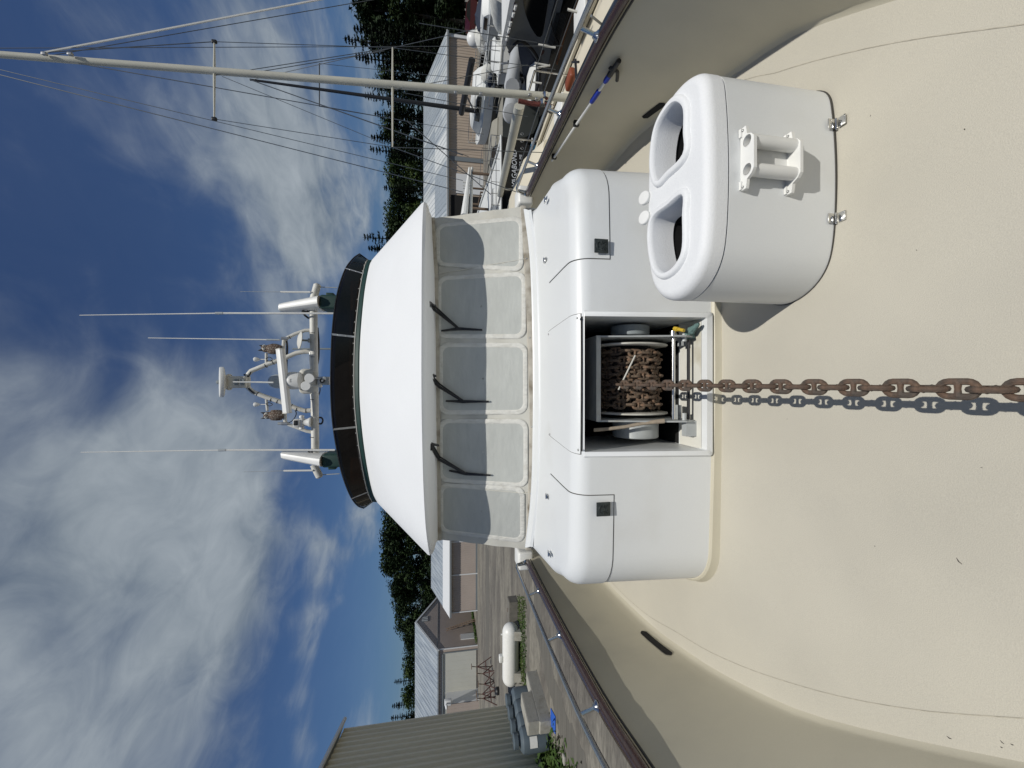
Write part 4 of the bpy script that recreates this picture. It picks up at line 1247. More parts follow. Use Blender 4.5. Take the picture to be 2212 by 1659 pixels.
# whip antennas
def whip(pts, rs, name='whip_antenna', m='white'):
    mb = MB(); mb.tube(pts, rs, 8); return ap(name, mb, M[m])
def AD(dx, dy, yy=AY): return D(dx, dy, y=yy)
whip([A(850, 462, -.12), A(245, 461, -.12)], [.014, .013]); whip([A(245, 461, -.12), AD(172, 681, AY - .12)], [.009, .005]); whip([A(245, 461, -.12), A(205, 461, -.12)], .017, 'antenna_ferrule', 'radome')
whip([A(855, 1206, -.12), A(262, 1206, -.12)], [.014, .013]); whip([A(262, 1206, -.12), AD(175, 977, AY - .12)], [.009, .005]); whip([A(262, 1206, -.12), A(222, 1207, -.12)], .017, 'antenna_ferrule', 'radome')
whip([A(555, 606), A(485, 605)], .012, 'antenna_ferrule', 'radome'); whip([A(485, 605), AD(320, 730)], [.009, .005])
whip([A(722, 346, -.05), A(560, 345, -.05)], .013); whip([A(560, 345, -.05), A(340, 343, -.05)], [.004, .0025], 'thin_whip', 'galv')
whip([A(736, 1317, -.05), A(577, 1319, -.05)], .013); whip([A(577, 1319, -.05), A(358, 1325, -.05)], [.004, .0025], 'thin_whip', 'galv')
whip([A(868, 322, .0), A(765, 318, .0)], .007, 'thin_whip', 'radome'); whip([A(880, 1335, .0), A(780, 1341, .0)], .007, 'thin_whip', 'radome')
whip([A(835, 655, .5), A(625, 655, .5)], .013, 'rear_pole', 'galv_dk'); whip([A(600, 598, -.02), A(565, 598, -.02)], .022, 'antenna_foot', 'steel_old')
whip([A(600, 1062, -.02), A(566, 1062, -.02)], .024, 'antenna_foot', 'steel_old'); whip([A(566, 1062, -.02), A(546, 1062, -.02)], .018, 'antenna_foot', 'galv')
# owl decoys
def owl(base, turn, label):
    o = thing('owl_decoy', base, label, 'owl decoy', 'owl decoys on the radar mast')
    mb = MB()
    prof = [(.085, 0), (.098, .04), (.112, .12), (.115, .2), (.10, .28), (.085, .31), (.088, .35), (.085, .39), (.06, .43), (.0, .44)]
    mb.lathe(prof, base, (0, 0, 1), 20)
    ob = mesh_obj('owl_body', mb, M['owl'], o)
    f = Vector((sin(turn), -cos(turn), 0)); s = Vector((f.y, -f.x, 0))
    for q in (-1, 1):
        mb = MB(); mb.lathe([(.03, 0), (.02, .05), (.0, .10)], Vector(base) + s * (.052 * q) + Vector((0, 0, .41)) + f * .03, s * (.25 * q) + Vector((0, 0, 1)), 8); mesh_obj('ear_tuft', mb, M['black'], o)
        c = Vector(base) + f * .075 + s * (.036 * q) + Vector((0, 0, .365))
        mb = MB(); mb.lathe([(.034, -.01), (.036, .0), (.026, .008)], c, f, 14); mesh_obj('eye_disc', mb, M['white_old'], o)
        mb = MB(); mb.lathe([(.016, 0), (.012, .016)], c, f, 10); mesh_obj('eye', mb, M['black'], o)
        mb = MB(); rr_ = []
        for k in range(9):
            t = k / 8; c_ = Vector(base) + s * (q * (.10 + .012 * sin(pi * t))) + Vector((0, 0, .29 - .25 * t)) - f * .01
            w = .012 + .05 * sin(pi * min(t * 1.1, 1)) ** .7
            rr_.append([c_ + f * (w * cos(a)) + s * (q * .022 * sin(a)) for a in [2 * pi * j / 8 for j in range(8)]])
        mb.ring(rr_, cap0=True, cap1=True); mesh_obj('wing', mb, M['owl'], o)
    mb = MB(); mb.lathe([(.012, 0), (.0, .035)], Vector(base) + f * .092 + Vector((0, 0, .345)), f + Vector((0, 0, -.8)), 8); mesh_obj('beak', mb, M['black'], o)
    o.scale = (.56, .56, .56)
    return o
owl(A(563, 655, -.02), .45, 'right hand brown owl decoy on the radar mast, its face turned sideways')
owl(A(575, 1016, -.02), .0, 'left hand brown owl decoy on the radar mast, facing straight forward')
# ================================================================ yard
GZ = -3.25
M['gravel'] = mat('gravel_yard', (0.185, 0.172, 0.142), 0.95, var=0.30, vscale=.9, stretch=(.6, 1.8, 1), detail=10, col2=(0.115, 0.105, 0.09), c2lo=.42, c2hi=.62, c2scale=.25, bump=0.06, bscale=6, bdetail=9, speck=.25, sscale=4)
M['tan_wall'] = mat('tan_metal_siding', (0.42, 0.345, 0.27), 0.6, var=0.06, vscale=.6)
M['brown_wall'] = mat('grey_brown_siding', (0.37, 0.315, 0.275), 0.6, var=0.06, vscale=.5)
M['khaki_wall'] = mat('khaki_ribbed_steel', (0.78, 0.70, 0.52), 0.5, var=0.06, vscale=.5, stretch=(1, 1, .3))
M['pale_door'] = mat('pale_sliding_door', (0.46, 0.46, 0.41), 0.6, var=0.04, vscale=.8)
M['trim'] = mat('white_trim', (0.62, 0.63, 0.63), 0.5)
M['gutter'] = mat('grey_gutter', (0.16, 0.18, 0.19), 0.5)
M['concrete'] = mat('concrete', (0.33, 0.32, 0.28), 0.9, var=0.15, vscale=3, col2=(0.20, 0.18, 0.14), c2lo=.5, c2hi=.75, c2scale=2, bump=0.01, bscale=20)
M['concrete_dk'] = mat('dark_concrete', (0.15, 0.14, 0.12), 0.9, var=0.2, vscale=3, bump=0.01, bscale=20)
M['leafD'] = None
def roof_mat(name, base, base2, sc):
    m = mat(name, base, 0.45, metal=0.15, var=0.12, vscale=1.2, col2=base2, c2lo=.42, c2hi=.56, c2scale=sc, stretch=(2.2, .35, .35))
    return m
M['roofR'] = roof_mat('galvanised_roof', (0.50, 0.53, 0.53), (0.34, 0.38, 0.41), .35)
M['roofL'] = roof_mat('grey_sheet_roof', (0.36, 0.40, 0.43), (0.27, 0.31, 0.35), .8)
# ground sheet
mb = MB(); n = 40
xs = [-260 + 520 * i / n for i in range(n + 1)]; ys = [-60 + 420 * i / n for i in range(n + 1)]
mb.ring([[Vector((x, y, GZ)) for x in xs] for y in ys], close=False)
g = mesh_obj('gravel_ground', mb, M['gravel']); g['kind'] = 'structure'
# tyre tracks: two darker worn strips with real relief
M['track'] = mat('packed_wheel_track', (0.115, 0.108, 0.092), 0.95, var=0.25, vscale=1.5, stretch=(.3, 3, 1), detail=9)
def strip(name, pts, w, z, m):
    mb = MB(); P = catmull(pts, 8); rows = []
    for i, p in enumerate(P):
        t = (P[min(i + 1, len(P) - 1)] - P[max(i - 1, 0)]).normalized(); s_ = Vector((-t.y, t.x, 0))
        ww = w * (1 + .18 * sin(i * 1.3) + .1 * sin(i * 3.1))
        rows.append([Vector((p.x, p.y, GZ + z)) + s_ * ww, Vector((p.x, p.y, GZ + z)) - s_ * ww])
    mb.ring(rows, close=False); o = mesh_obj(name, mb, m); o['kind'] = 'structure'; return o
def G(dx, dy): return D(dx, dy, z=GZ)
strip('wheel_track_path', [G(1052, 1180), G(1053, 1300), G(1052, 1400), G(1052, 1500)], 1.5, .004, M['track'])
strip('wheel_track_road', [G(1190, 1140) , G(1160, 1300), G(1185, 1450), G(1230, 1600), G(1270, 1700)], .8, .004, M['track'])
def corrug(p0, p1, z0, z1, pitch, depth, kind='box', batter=0.0):
    """ribbed wall sheet from p0 to p1 (x, y)"""
    p0, p1 = Vector((p0[0], p0[1], 0)), Vector((p1[0], p1[1], 0))
    L_ = (p1 - p0).length; t = (p1 - p0) / L_; nn = Vector((t.y, -t.x, 0))
    if nn.y > 0 and abs(nn.y) > .2: nn = -nn
    pts = []
    k = 0; s_ = 0.0
    while s_ < L_:
        if kind == 'box':
            for ds, h in ((0, 0), (.62, 0), (.70, 1), (.92, 1)):
                if s_ + ds * pitch < L_: pts.append((s_ + ds * pitch, h * depth))
        else:
            for ds in (0, .25, .5, .75):
                pts.append((min(s_ + ds * pitch, L_), depth * (.5 - .5 * cos(2 * pi * ds))))
        s_ += pitch
    pts.append((L_, 0))
    mb = MB()
    mb.ring([[p0 + t * a + nn * h + Vector((0, 0, z)) for a, h in pts] for z in (z0, z1)], close=False)
    return mb
# ---- near ribbed steel building on the left
bl = thing('metal_building', (-20.1, 24.7, GZ), 'tall khaki ribbed metal building with a dark eave at the far left behind the rail', 'building')
c0, c1 = Vector((-20.15, 24.7, 0)), Vector((-16.0, 12.8, 0))
mesh_obj('ribbed_wall', corrug(c1, c0, GZ + .25, 7.25, .56, -.12), M['khaki_wall'], bl, smooth=False, recalc=False)
mb = MB(); t_ = (c0 - c1).normalized(); n_ = Vector((t_.y, -t_.x, 0))
if n_.x < 0: n_ = -n_
mb.prism([c1 + Vector((0, 0, GZ)) - n_ * .3, c1 + Vector((0, 0, GZ)) - n_ * .02, c1 + Vector((0, 0, 7.3)) - n_ * .02, c1 + Vector((0, 0, 7.3)) - n_ * .3], c0 - c1)
mb.prism([c0 - n_ * .02 + Vector((0, 0, GZ)), c0 - n_ * 14 + Vector((0, 0, GZ)), c0 - n_ * 14 + Vector((0, 0, 7.3)), c0 - n_ * 7 + Vector((0, 0, 9.6)), c0 - n_ * .02 + Vector((0, 0, 7.3))], -t_ * .2)
mesh_obj('end_wall', mb, M['khaki_wall'], bl, smooth=False)
mb = MB(); mb.prism([c1 + n_ * .35 + Vector((0, 0, 7.27)), c1 + n_ * .35 + Vector((0, 0, 7.47)), c1 + n_ * .02 + Vector((0, 0, 7.58)), c1 - n_ * 7 + Vector((0, 0, 9.8)), c1 - n_ * 7 + Vector((0, 0, 9.7)), c1 + n_ * .02 + Vector((0, 0, 7.4))], (c0 - c1) * 1.02)
mesh_obj('roof', mb, M['gutter'], bl, smooth=False)
mb = MB(); mb.prism([c1 + n_ * .352 + Vector((0, 0, 7.24)), c1 + n_ * .47 + Vector((0, 0, 7.27)), c1 + n_ * .47 + Vector((0, 0, 7.40)), c1 + n_ * .352 + Vector((0, 0, 7.40))], (c0 - c1) * 1.02)
mesh_obj('gutter', mb, M['trim'], bl, smooth=False)
mb = MB(); mb.prism([c1 - n_ * .1 + Vector((0, 0, GZ)), c1 + n_ * .06 + Vector((0, 0, GZ)), c1 + n_ * .06 + Vector((0, 0, GZ + .28)), c1 - n_ * .1 + Vector((0, 0, GZ + .28))], (c0 - c1))
mesh_obj('foundation', mb, M['concrete_dk'], bl, smooth=False)
# ---- long low shed (front wall towards us)
def shed(name, label, x0, x1, y0, depth, ze, zr, wallm, roofm, pitch=.3, ridge_f=.5, over=.6, cat='shed'):
    sh = thing(name, ((x0 + x1) / 2, y0, GZ), label, cat)
    mesh_obj('front_wall', corrug((x0, y0), (x1, y0), GZ, ze, pitch, .04), wallm, sh, smooth=False, recalc=False)
    yr = y0 + depth * ridge_f
    for x, d_ in ((x0, 1), (x1, -1)):
        mb = MB(); mb.prism([(x, y0 + .0, GZ), (x, y0 + depth, GZ), (x, y0 + depth, ze), (x, yr, zr), (x, y0 + .0, ze)], (.1 * d_, 0, 0))
        mesh_obj('gable_wall', mb, wallm, sh, smooth=False)
    mb = MB(); n_ = Vector((0, -(zr - ze), yr - y0)).normalized()
    sl = (zr - ze) / (yr - y0)
    for yy0, yy1, z0_, z1_ in ((y0 - over, yr, ze - sl * over, zr), (y0 + depth + over, yr, ze - sl * over, zr)):
        mb.prism([(x0 - .35, yy0, z0_ + .10), (x0 - .35, yy1, z1_ + .10), (x0 - .35, yy1, z1_ + .2), (x0 - .35, yy0, z0_ + .2)], (x1 - x0 + .7, 0, 0))
    r = mesh_obj('roof', mb, roofm, sh, smooth=False)
    mb = MB()
    k = 0; x = x0 - .3
    while x < x1 + .3:
        mb.prism([(x, y0 - over, ze - sl * over + .2), (x, yr, zr + .2), (x, yr, zr + .24), (x, y0 - over, ze - sl * over + .24)], (.05, 0, 0)); x += .62
    mesh_obj('roof_rib', mb, roofm, r, smooth=False)
    mb = MB(); mb.box(((x0 + x1) / 2, y0 - over - .04, ze - sl * over + .10), (x1 - x0 + .74, .10, .26)); mesh_obj('gutter', mb, M['gutter'], sh, smooth=False)
    mb = MB(); mb.box(((x0 + x1) / 2, y0 - over - .10, ze - sl * over + .20), (x1 - x0 + .74, .04, .10)); mesh_obj('eave_trim', mb, M['trim'], sh, smooth=False)
    return sh
ya = 55.0
pe = D(972, 1324, y=ya); pr = D(934, 1255, y=ya + 8)
sA = shed('long_shed', 'low brown shed with a grey and white metal roof just left of the wheelhouse', pe.x, 12, ya, 16, pe.z, pr.z, M['brown_wall'], M['roofL'], .3, over=.5)
mb = MB(); mb.box((pe.x / 2 + 6, ya - .06, GZ + .12), (12 - pe.x, .06, .24)); mesh_obj('wall_base', mb, M['gutter'], sA, smooth=False)
for ty in (1157 + 10, 1238, 1318):
    p = D(1030, ty, y=ya); mb = MB(); mb.box((p.x, ya - .07, (GZ + pe.z) / 2), (.14, .06, pe.z - GZ)); mesh_obj('door_post', mb, M['trim'], sA, smooth=False)
# skylight strip low on the roof (paler sheets)
mb = MB(); sl = (pr.z - pe.z) / 8
mb.prism([(pe.x - .3, ya - .5, pe.z - sl * .5 + .245), (pe.x - .3, ya + 2.2, pe.z + sl * 2.2 + .245), (pe.x - .3, ya + 2.2, pe.z + sl * 2.2 + .265), (pe.x - .3, ya - .5, pe.z - sl * .5 + .265)], (12 - pe.x + .6, 0, 0))
mesh_obj('skylight', mb, M['trim'], sA, smooth=False)
# ---- gable shed turned side-on with its gable wall towards the yard
yb0 = 54.7
xb = D(1030, 1395, y=yb0).x
gb = thing('gable_shed', (xb, yb0, GZ), 'brown gabled shed with a pale sliding door and grey roof behind the white tank', 'shed')
ze_, zr_ = 2.1, 5.3; yb1 = yb0 + 13.6; ym = (yb0 + yb1) / 2
mb = MB(); mb.prism([(xb, yb0, GZ), (xb, yb1, GZ), (xb, yb1, ze_), (xb, ym, zr_), (xb, yb0, ze_)], (-.12, 0, 0)); mesh_obj('gable_wall', mb, M['brown_wall'], gb, smooth=False)
mesh_obj('front_wall', corrug((-58, yb0), (xb, yb0), GZ, ze_, .35, .04), M['brown_wall'], gb, smooth=False, recalc=False)
mb = MB(); a, b = D(1028, 1404, y=yb0 - .1), D(1028, 1565 - 30, y=yb0 - .1)
zt_ = D(957, 1450, y=yb0 - .1).z
mb.box(((a.x + b.x) / 2, yb0 - .10, (GZ + zt_) / 2 + .1), (a.x - b.x, .08, zt_ - GZ - .2)); dr = mesh_obj('sliding_door', mb, M['pale_door'], gb, smooth=False)
mb = MB()
for k in range(1, 14): mb.box((b.x + (a.x - b.x) * k / 14, yb0 - .145, (GZ + zt_) / 2 + .1), (.05, .02, zt_ - GZ - .3))
mesh_obj('door_rib', mb, M['pale_door'], dr, smooth=False)
mb = MB(); mb.box(((a.x + b.x) / 2 - 2, yb0 - .2, zt_ + .06), (a.x - b.x + 4, .14, .16)); mb.box((a.x + .12, yb0 - .16, (GZ + zt_) / 2), (.12, .1, zt_ - GZ)); mb.box((b.x - .1, yb0 - .16, (GZ + zt_) / 2), (.3, .1, zt_ - GZ)); mesh_obj('door_track', mb, M['gutter'], gb, smooth=False)
mb = MB(); sl = (zr_ - ze_) / (ym - yb0); ov = .3
for y0_, y1_ in ((yb0 - ov, ym), (yb1 + ov, ym)):
    mb.prism([(xb + .10, y0_, ze_ - sl * ov + .08), (xb + .10, y1_, zr_ + .08), (xb + .10, y1_, zr_ + .24), (xb + .10, y0_, ze_ - sl * ov + .24)], (-26, 0, 0))
r = mesh_obj('roof', mb, M['roofL'], gb, smooth=False)
mb = MB(); x = xb + .05
while x > xb - 25:
    mb.prism([(x, yb0 - ov, ze_ - sl * ov + .24), (x, ym, zr_ + .24), (x, ym, zr_ + .29), (x, yb0 - ov, ze_ - sl * ov + .29)], (-.05, 0, 0)); x -= .62
mesh_obj('roof_rib', mb, M['roofL'], r, smooth=False)
mb = MB()
for y0_, y1_ in ((yb0 - ov, ym), (yb1 + ov, ym)):
    mb.prism([(xb + .10, y0_, ze_ - sl * ov - .02), (xb + .10, y1_, zr_ - .02), (xb + .10, y1_, zr_ + .27), (xb + .10, y0_, ze_ - sl * ov + .27)], (.06, 0, 0))
mesh_obj('barge_board', mb, M['trim'], gb, smooth=False)
mb = MB(); mb.box((xb + .02, ym, ze_ + .05), (.06, yb1 - yb0, .08)); mesh_obj('string_course', mb, M['gutter'], gb, smooth=False)
def gw(dx, dy): return D(dx, dy, x=xb + .05)
p = gw(915, 1335); mb = MB(); mb.box((xb + .04, p.y - .3, p.z - .2), (.06, 1.3, .9)); vn = mesh_obj('louvre_vent', mb, M['gutter'], gb, smooth=False)
mb = MB()
for dy_ in (-.42, 0, .42): mb.box((xb + .09, p.y - .3 + dy_, p.z - .2), (.03, .06, .9))
mesh_obj('vent_slat', mb, M['trim'], vn, smooth=False)
p, q = gw(1009, 1382), gw(1026, 1366); mb = MB(); mb.box((xb + .08, (p.y + q.y) / 2, GZ + 1.1), (.10, 1.2, 2.2)); mesh_obj('side_door', mb, M['trim'], gb, smooth=False)
p, q = gw(1030, 1398), gw(948, 1404); mb = MB(); mb.box((xb + .04, yb0 + .05, (GZ + ze_) / 2), (.12, .12, ze_ - GZ)); mesh_obj('corner_trim', mb, M['trim'], gb, smooth=False)
# ladder leaning on the gable wall
lad = thing('ladder', (xb + 1.1, 59, GZ), 'dark ladder leaning against the brown gable wall', 'ladder')
a0, a1 = Vector((xb + 1.5, 58.0, GZ)), Vector((xb + .15, 58.6, GZ + 4.2))
for d_ in (0, .45):
    mb = MB(); mb.tube([a0 + Vector((0, d_, 0)), a1 + Vector((0, d_, 0))], .05, 5); mesh_obj('stile', mb, M['rust_dk'], lad)
mb = MB()
for k in range(1, 13): q = a0.lerp(a1, k / 13); mb.tube([q, q + Vector((0, .45, 0))], .035, 4)
mesh_obj('rung', mb, M['rust_dk'], lad)
# lean-to annex left of the sliding door with a lamp
mb = MB(); a, b = D(1000, 1517, y=52.6), D(1000, 1600, y=52.6)
an = thing('annex', (a.x - 3, 52.6, GZ), 'small brown ribbed annex between the pale sliding door and the tall ribbed building', 'annex')
mesh_obj('ribbed_wall', corrug((b.x, 52.6), (a.x, 52.6), GZ, D(965, 1530, y=52.6).z, .4, .05), M['brown_wall'], an, smooth=False, recalc=False)
mb = MB(); mb.box((a.x, 53.6, (GZ + 1.0) / 2), (.12, 2.0, 1.0 - GZ)); mesh_obj('side_wall', mb, M['trim'], an, smooth=False)
mb = MB(); p = D(966, 1517, y=52.4); mb.rbox(p + Vector((0, 0, -.1)), (.7, .5, .9), .1); mb.tube([p, p + Vector((.2, -.9, .2))], .10, 8); mb.sphere(p + Vector((.2, -1, .1)), .28, 10, 8, (1, 1, .6)); mesh_obj('yard_lamp', mb, M['trim'], an)
# ---- right hand shed
yd = 47.5
pe = D(967, 78, y=yd); pr = D(918, 130, y=yd + 9)
sD = shed('boat_shed', 'long tan ribbed shed with a pale galvanised roof behind the laid up boats', -4, pe.x, yd, 18, pe.z, pr.z, M['tan_wall'], M['roofR'], .33, over=.35)
rr2 = random.Random(4); sl = (pr.z - pe.z) / 9
M['sheet_dk'] = mat('weathered_roof_sheet', (0.30, 0.34, 0.37), .45, metal=.15, var=.1, vscale=2)
M['sheet_lt'] = mat('bright_roof_sheet', (0.60, 0.62, 0.61), .45, metal=.1, var=.06, vscale=2)
x = -3.5
while x < pe.x - 3:
    w_ = rr2.choice((1.2, 1.9, 3.1, 4.4))
    for v0, v1 in ((0.02, .46), (.47, .99)):
        if rr2.random() < .62:
            ya_, yb_2 = yd - .35 + 9.35 * v0, yd - .35 + 9.35 * v1; za_, zb_2 = pe.z - sl * .35 + (9.35 * v0) * sl + .205, pe.z - sl * .35 + (9.35 * v1) * sl + .205
            mb = MB(); mb.prism([(x, ya_, za_), (x, yb_2, zb_2), (x, yb_2, zb_2 + .012), (x, ya_, za_ + .012)], (w_, 0, 0)); mesh_obj('roof_sheet', mb, M[rr2.choice(('sheet_dk', 'sheet_lt', 'sheet_dk'))], sD, smooth=False)
    x += w_ + rr2.choice((.0, .62, 1.2))
for ty in (345,):
    p = D(1000, ty, y=yd); mb = MB(); mb.box((p.x, yd - .08, (GZ + pe.z) / 2), (.5, .1, pe.z - GZ)); mesh_obj('wall_pilaster', mb, M['gutter'], sD, smooth=False)
mb = MB(); mb.box((pe.x + .05, yd - .02, (GZ + pe.z) / 2), (.35, .3, pe.z - GZ)); mesh_obj('corner_trim', mb, M['trim'], sD, smooth=False)
p0, p1 = D(1010, 378, y=yd), D(1010, 420, y=yd); mb = MB(); mb.box(((p0.x + p1.x) / 2, yd - .1, GZ + 1.6), (p0.x - p1.x, .1, 3.2)); mesh_obj('shed_door', mb, M['trim'], sD, smooth=False)
p0, p1 = D(1010, 425, y=yd), D(1010, 475, y=yd); mb = MB(); mb.box(((p0.x + p1.x) / 2, yd - .09, GZ + 1.9), (p0.x - p1.x, .1, 3.8)); mesh_obj('shed_opening', mb, M['blackmatt'], sD, smooth=False)
# ---- propane tank
t0, t1 = G(1124, 1356), G(1124, 1470)
yt = t0.y; zc = D(1103, 1400, y=yt).z; r_ = .52
xA, xB = D(1103, 1346, y=yt).x, D(1103, 1480, y=yt).x
tk = thing('propane_tank', ((xA + xB) / 2, yt, GZ), 'long white horizontal gas tank on two concrete cradles in the gravel yard', 'gas tank')
mb = MB(); Lx = xA - xB
prof = [(r_ * sin(pi / 2 * k / 8), r_ * (1 - cos(pi / 2 * k / 8))) for k in range(9)]
prof += [(r_, Lx - r_)] + [(r_ * cos(pi / 2 * k / 8), Lx - r_ + r_ * sin(pi / 2 * k / 8)) for k in range(1, 9)]
mb.lathe(prof, (xB, yt, zc), (1, 0, 0), 28); mesh_obj('tank_shell', mb, M['white'], tk)
for ty in (1364, 1452):
    p = D(1115, ty, y=yt); mb = MB()
    arcp = [(r_ * cos(a) * 1.0, zc + r_ * sin(a)) for a in [radians(200 + 140 * k / 8) for k in range(9)]]
    mb.prism([Vector((p.x - .26, yt - .62, GZ)), Vector((p.x - .26, yt - .50, zc - .12))] + [Vector((p.x - .26, yt + yy, zz)) for yy, zz in arcp] + [Vector((p.x - .26, yt + .50, zc - .12)), Vector((p.x - .26, yt + .62, GZ))], (.56, 0, 0))
    mesh_obj('cradle', mb, M['concrete'], tk, smooth=False)
p = D(1082, 1422, y=yt); mb = MB(); mb.rbox((p.x, yt, zc + r_ + .10), (.42, .34, .24), .06); mb.lathe([(.05, 0), (.05, .12)], (p.x + 1.5, yt, zc + r_ - .02), (0, 0, 1), 10); mesh_obj('valve_cover', mb, M['white'], tk)
# concrete blocks
def block(name, pts, h, label, m='concrete', z=GZ, grp=None):
    o = thing(name, (pts[0].x, pts[0].y, z), label, 'concrete block', grp)
    mb = MB(); c_ = sum(pts, Vector()) / len(pts)
    rings = [[Vector((p.x, p.y, z)) for p in pts], [Vector((p.x, p.y, z + h - .05)) for p in pts], [c_.lerp(p, .97).xy.to_3d() + Vector((0, 0, z + h)) for p in pts]]
    mb.ring(rings, cap0=True, cap1=True); mesh_obj('block_body', mb, M[m], o, smooth=False)
    mb = MB(); mb.tube([c_ + Vector((-.1, 0, z + h - .02)), c_ + Vector((-.1, 0, z + h + .06)), c_ + Vector((.1, 0, z + h + .06)), c_ + Vector((.1, 0, z + h - .02))], .018, 6); mesh_obj('lifting_eye', mb, M['rust_dk'], o)
    return o
p = G(1120, 1300); q = G(1120, 1345)
block('concrete_block', [Vector((p.x, p.y, 0)), Vector((q.x, p.y, 0)), Vector((q.x, p.y + .8, 0)), Vector((p.x, p.y + .8, 0))], .62, 'dark concrete block lying behind the right end of the white tank', 'concrete_dk')
b0 = G(1160, 1448); b1 = G(1192, 1556)
d_ = (b1 - b0).normalized(); s_ = Vector((-d_.y, d_.x, 0))
if s_.y < 0: s_ = -s_
Lb = (b1 - b0).length
block('concrete_block', [b0, b0 + d_ * Lb, b0 + d_ * Lb + s_ * .62, b0 + s_ * .62], .58, 'long low concrete block under another block beside the grey bins')
block('concrete_block', [b0 + d_ * Lb * .42, b0 + d_ * Lb * .98, b0 + d_ * Lb * .98 + s_ * .66, b0 + d_ * Lb * .42 + s_ * .66], .52, 'pale worn concrete block lying on top of the long block beside the grey bins', z=GZ + .585)
# grey blue round bins with caps
M['bin'] = mat('blue_grey_plastic', (0.085, 0.11, 0.13), 0.45, var=0.1, vscale=3)
names = ['blue grey round bin nearest the white tank, behind the concrete blocks', 'second blue grey round bin from the white tank', 'third blue grey round bin from the white tank, with a small white patch', 'blue grey round bin furthest from the white tank, wearing a white label']
for k in range(4):
    q = b0 + d_ * (.35 + k * .98) * (Lb / 3.9) + s_ * 1.25
    o = thing('round_bin', (q.x, q.y, GZ), names[k], 'bin', 'blue grey round bins behind the concrete blocks')
    mb = MB(); mb.lathe([(.46, 0), (.52, .06), (.54, 1.1), (.50, 1.26), (.38, 1.36), (.30, 1.38)], (q.x, q.y, GZ), (0, 0, 1), 24); mesh_obj('bin_body', mb, M['bin'], o)
    mb = MB(); mb.lathe([(.20, 0), (.20, .10), (.31, .12), (.31, .30), (.28, .32)], (q.x, q.y, GZ + 1.36), (0, 0, 1), 20); mesh_obj('bin_cap', mb, M['bin'], o)
    if k >= 2:
        f = Vector((.5, -1, 0)).normalized(); mb = MB()
        w_ = .12 if k == 2 else .2
        rows = []
        for j in range(5):
            a = atan2(f.y, f.x) + (j - 2) * (.12 if k == 2 else .2); rows.append([Vector((q.x + .545 * cos(a), q.y + .545 * sin(a), GZ + z)) for z in ((.85, 1.05) if k == 2 else (.65, 1.0))])
        mb.ring(rows, close=False); mesh_obj('sticker', mb, M['white'], o)
# blue tarp scrap
p = G(1197, 1570); mb = MB(); rows = []
for i in range(9):
    rows.append([Vector((p.x - .1 + i * .1 - j * .03, p.y - .3 + j * .1, GZ + .03 + .07 * abs(sin(i * 1.7 + j * 2.1)) * sin(pi * j / 8) * sin(pi * i / 8))) for j in range(9)])
mb.ring(rows, close=False); o = mesh_obj('blue_tarp', mb, mat('bright_blue_tarp', (0.02, 0.10, 0.45), .5)); tag(o, 'scrap of bright blue tarp on the ground beside the concrete blocks', 'tarp')
p = G(1222, 1640); mb = MB(); mb.rbox(p + Vector((0, 0, .06)), (.35, .22, .12), .04); o = mesh_obj('stone', mb, M['concrete']); tag(o, 'small pale broken stone in the weeds by the ribbed building', 'stone')
# pile of rusty stands
M['redrust'] = mat('red_brown_frame', (0.07, 0.03, 0.025), .8, var=.3, vscale=4)
pile_c = [G(1062, 1436), G(1066, 1452), G(1068, 1470), G(1070, 1490), G(1072, 1505)]
for i, c_ in enumerate(pile_c):
    o = thing('boat_stand', (c_.x, c_.y, GZ), ['rightmost', 'second from the right', 'middle', 'second from the left', 'leftmost'][i] + ' rusty boat stand of the heap in front of the pale door', 'boat stand', 'rusty boat stands heaped in front of the pale door')
    mb = MB(); h = random.uniform(.9, 1.6)
    top = Vector((c_.x + random.uniform(-.3, .3), c_.y, GZ + h))
    feet = [Vector((c_.x + .7 * cos(a), c_.y + .7 * sin(a), GZ)) for a in (.3 + i, 2.4 + i, 4.5 + i)]
    for f in feet: mb.tube([f, top], .045, 5)
    for a in range(3): mb.tube([feet[a].lerp(top, .4), feet[(a + 1) % 3].lerp(top, .4)], .035, 5)
    mesh_obj('stand_frame', mb, M['redrust'], o)
    mb = MB(); mb.tube([top, top + Vector((.1, 0, .5))], .04, 5); mb.box(top + Vector((.1, 0, .55)), (.4, .3, .05)); mesh_obj('stand_pad', mb, M['rust_dk'], o)
o = thing('mooring_weight', G(1078, 1492)[:], 'dark low weight on the gravel in front of the stand heap', 'weight')
mb = MB(); p = G(1078, 1492); mb.lathe([(.3, 0), (.32, .2), (.2, .35), (.05, .4)], p, (0, 0, 1), 10); mesh_obj('weight_body', mb, M['black'], o)
mb = MB(); mb.lathe([(.06, 0), (.06, .1)], p + Vector((0, 0, .4)), (0, 0, 1), 8); mesh_obj('shackle', mb, M['rust_dk'], o)
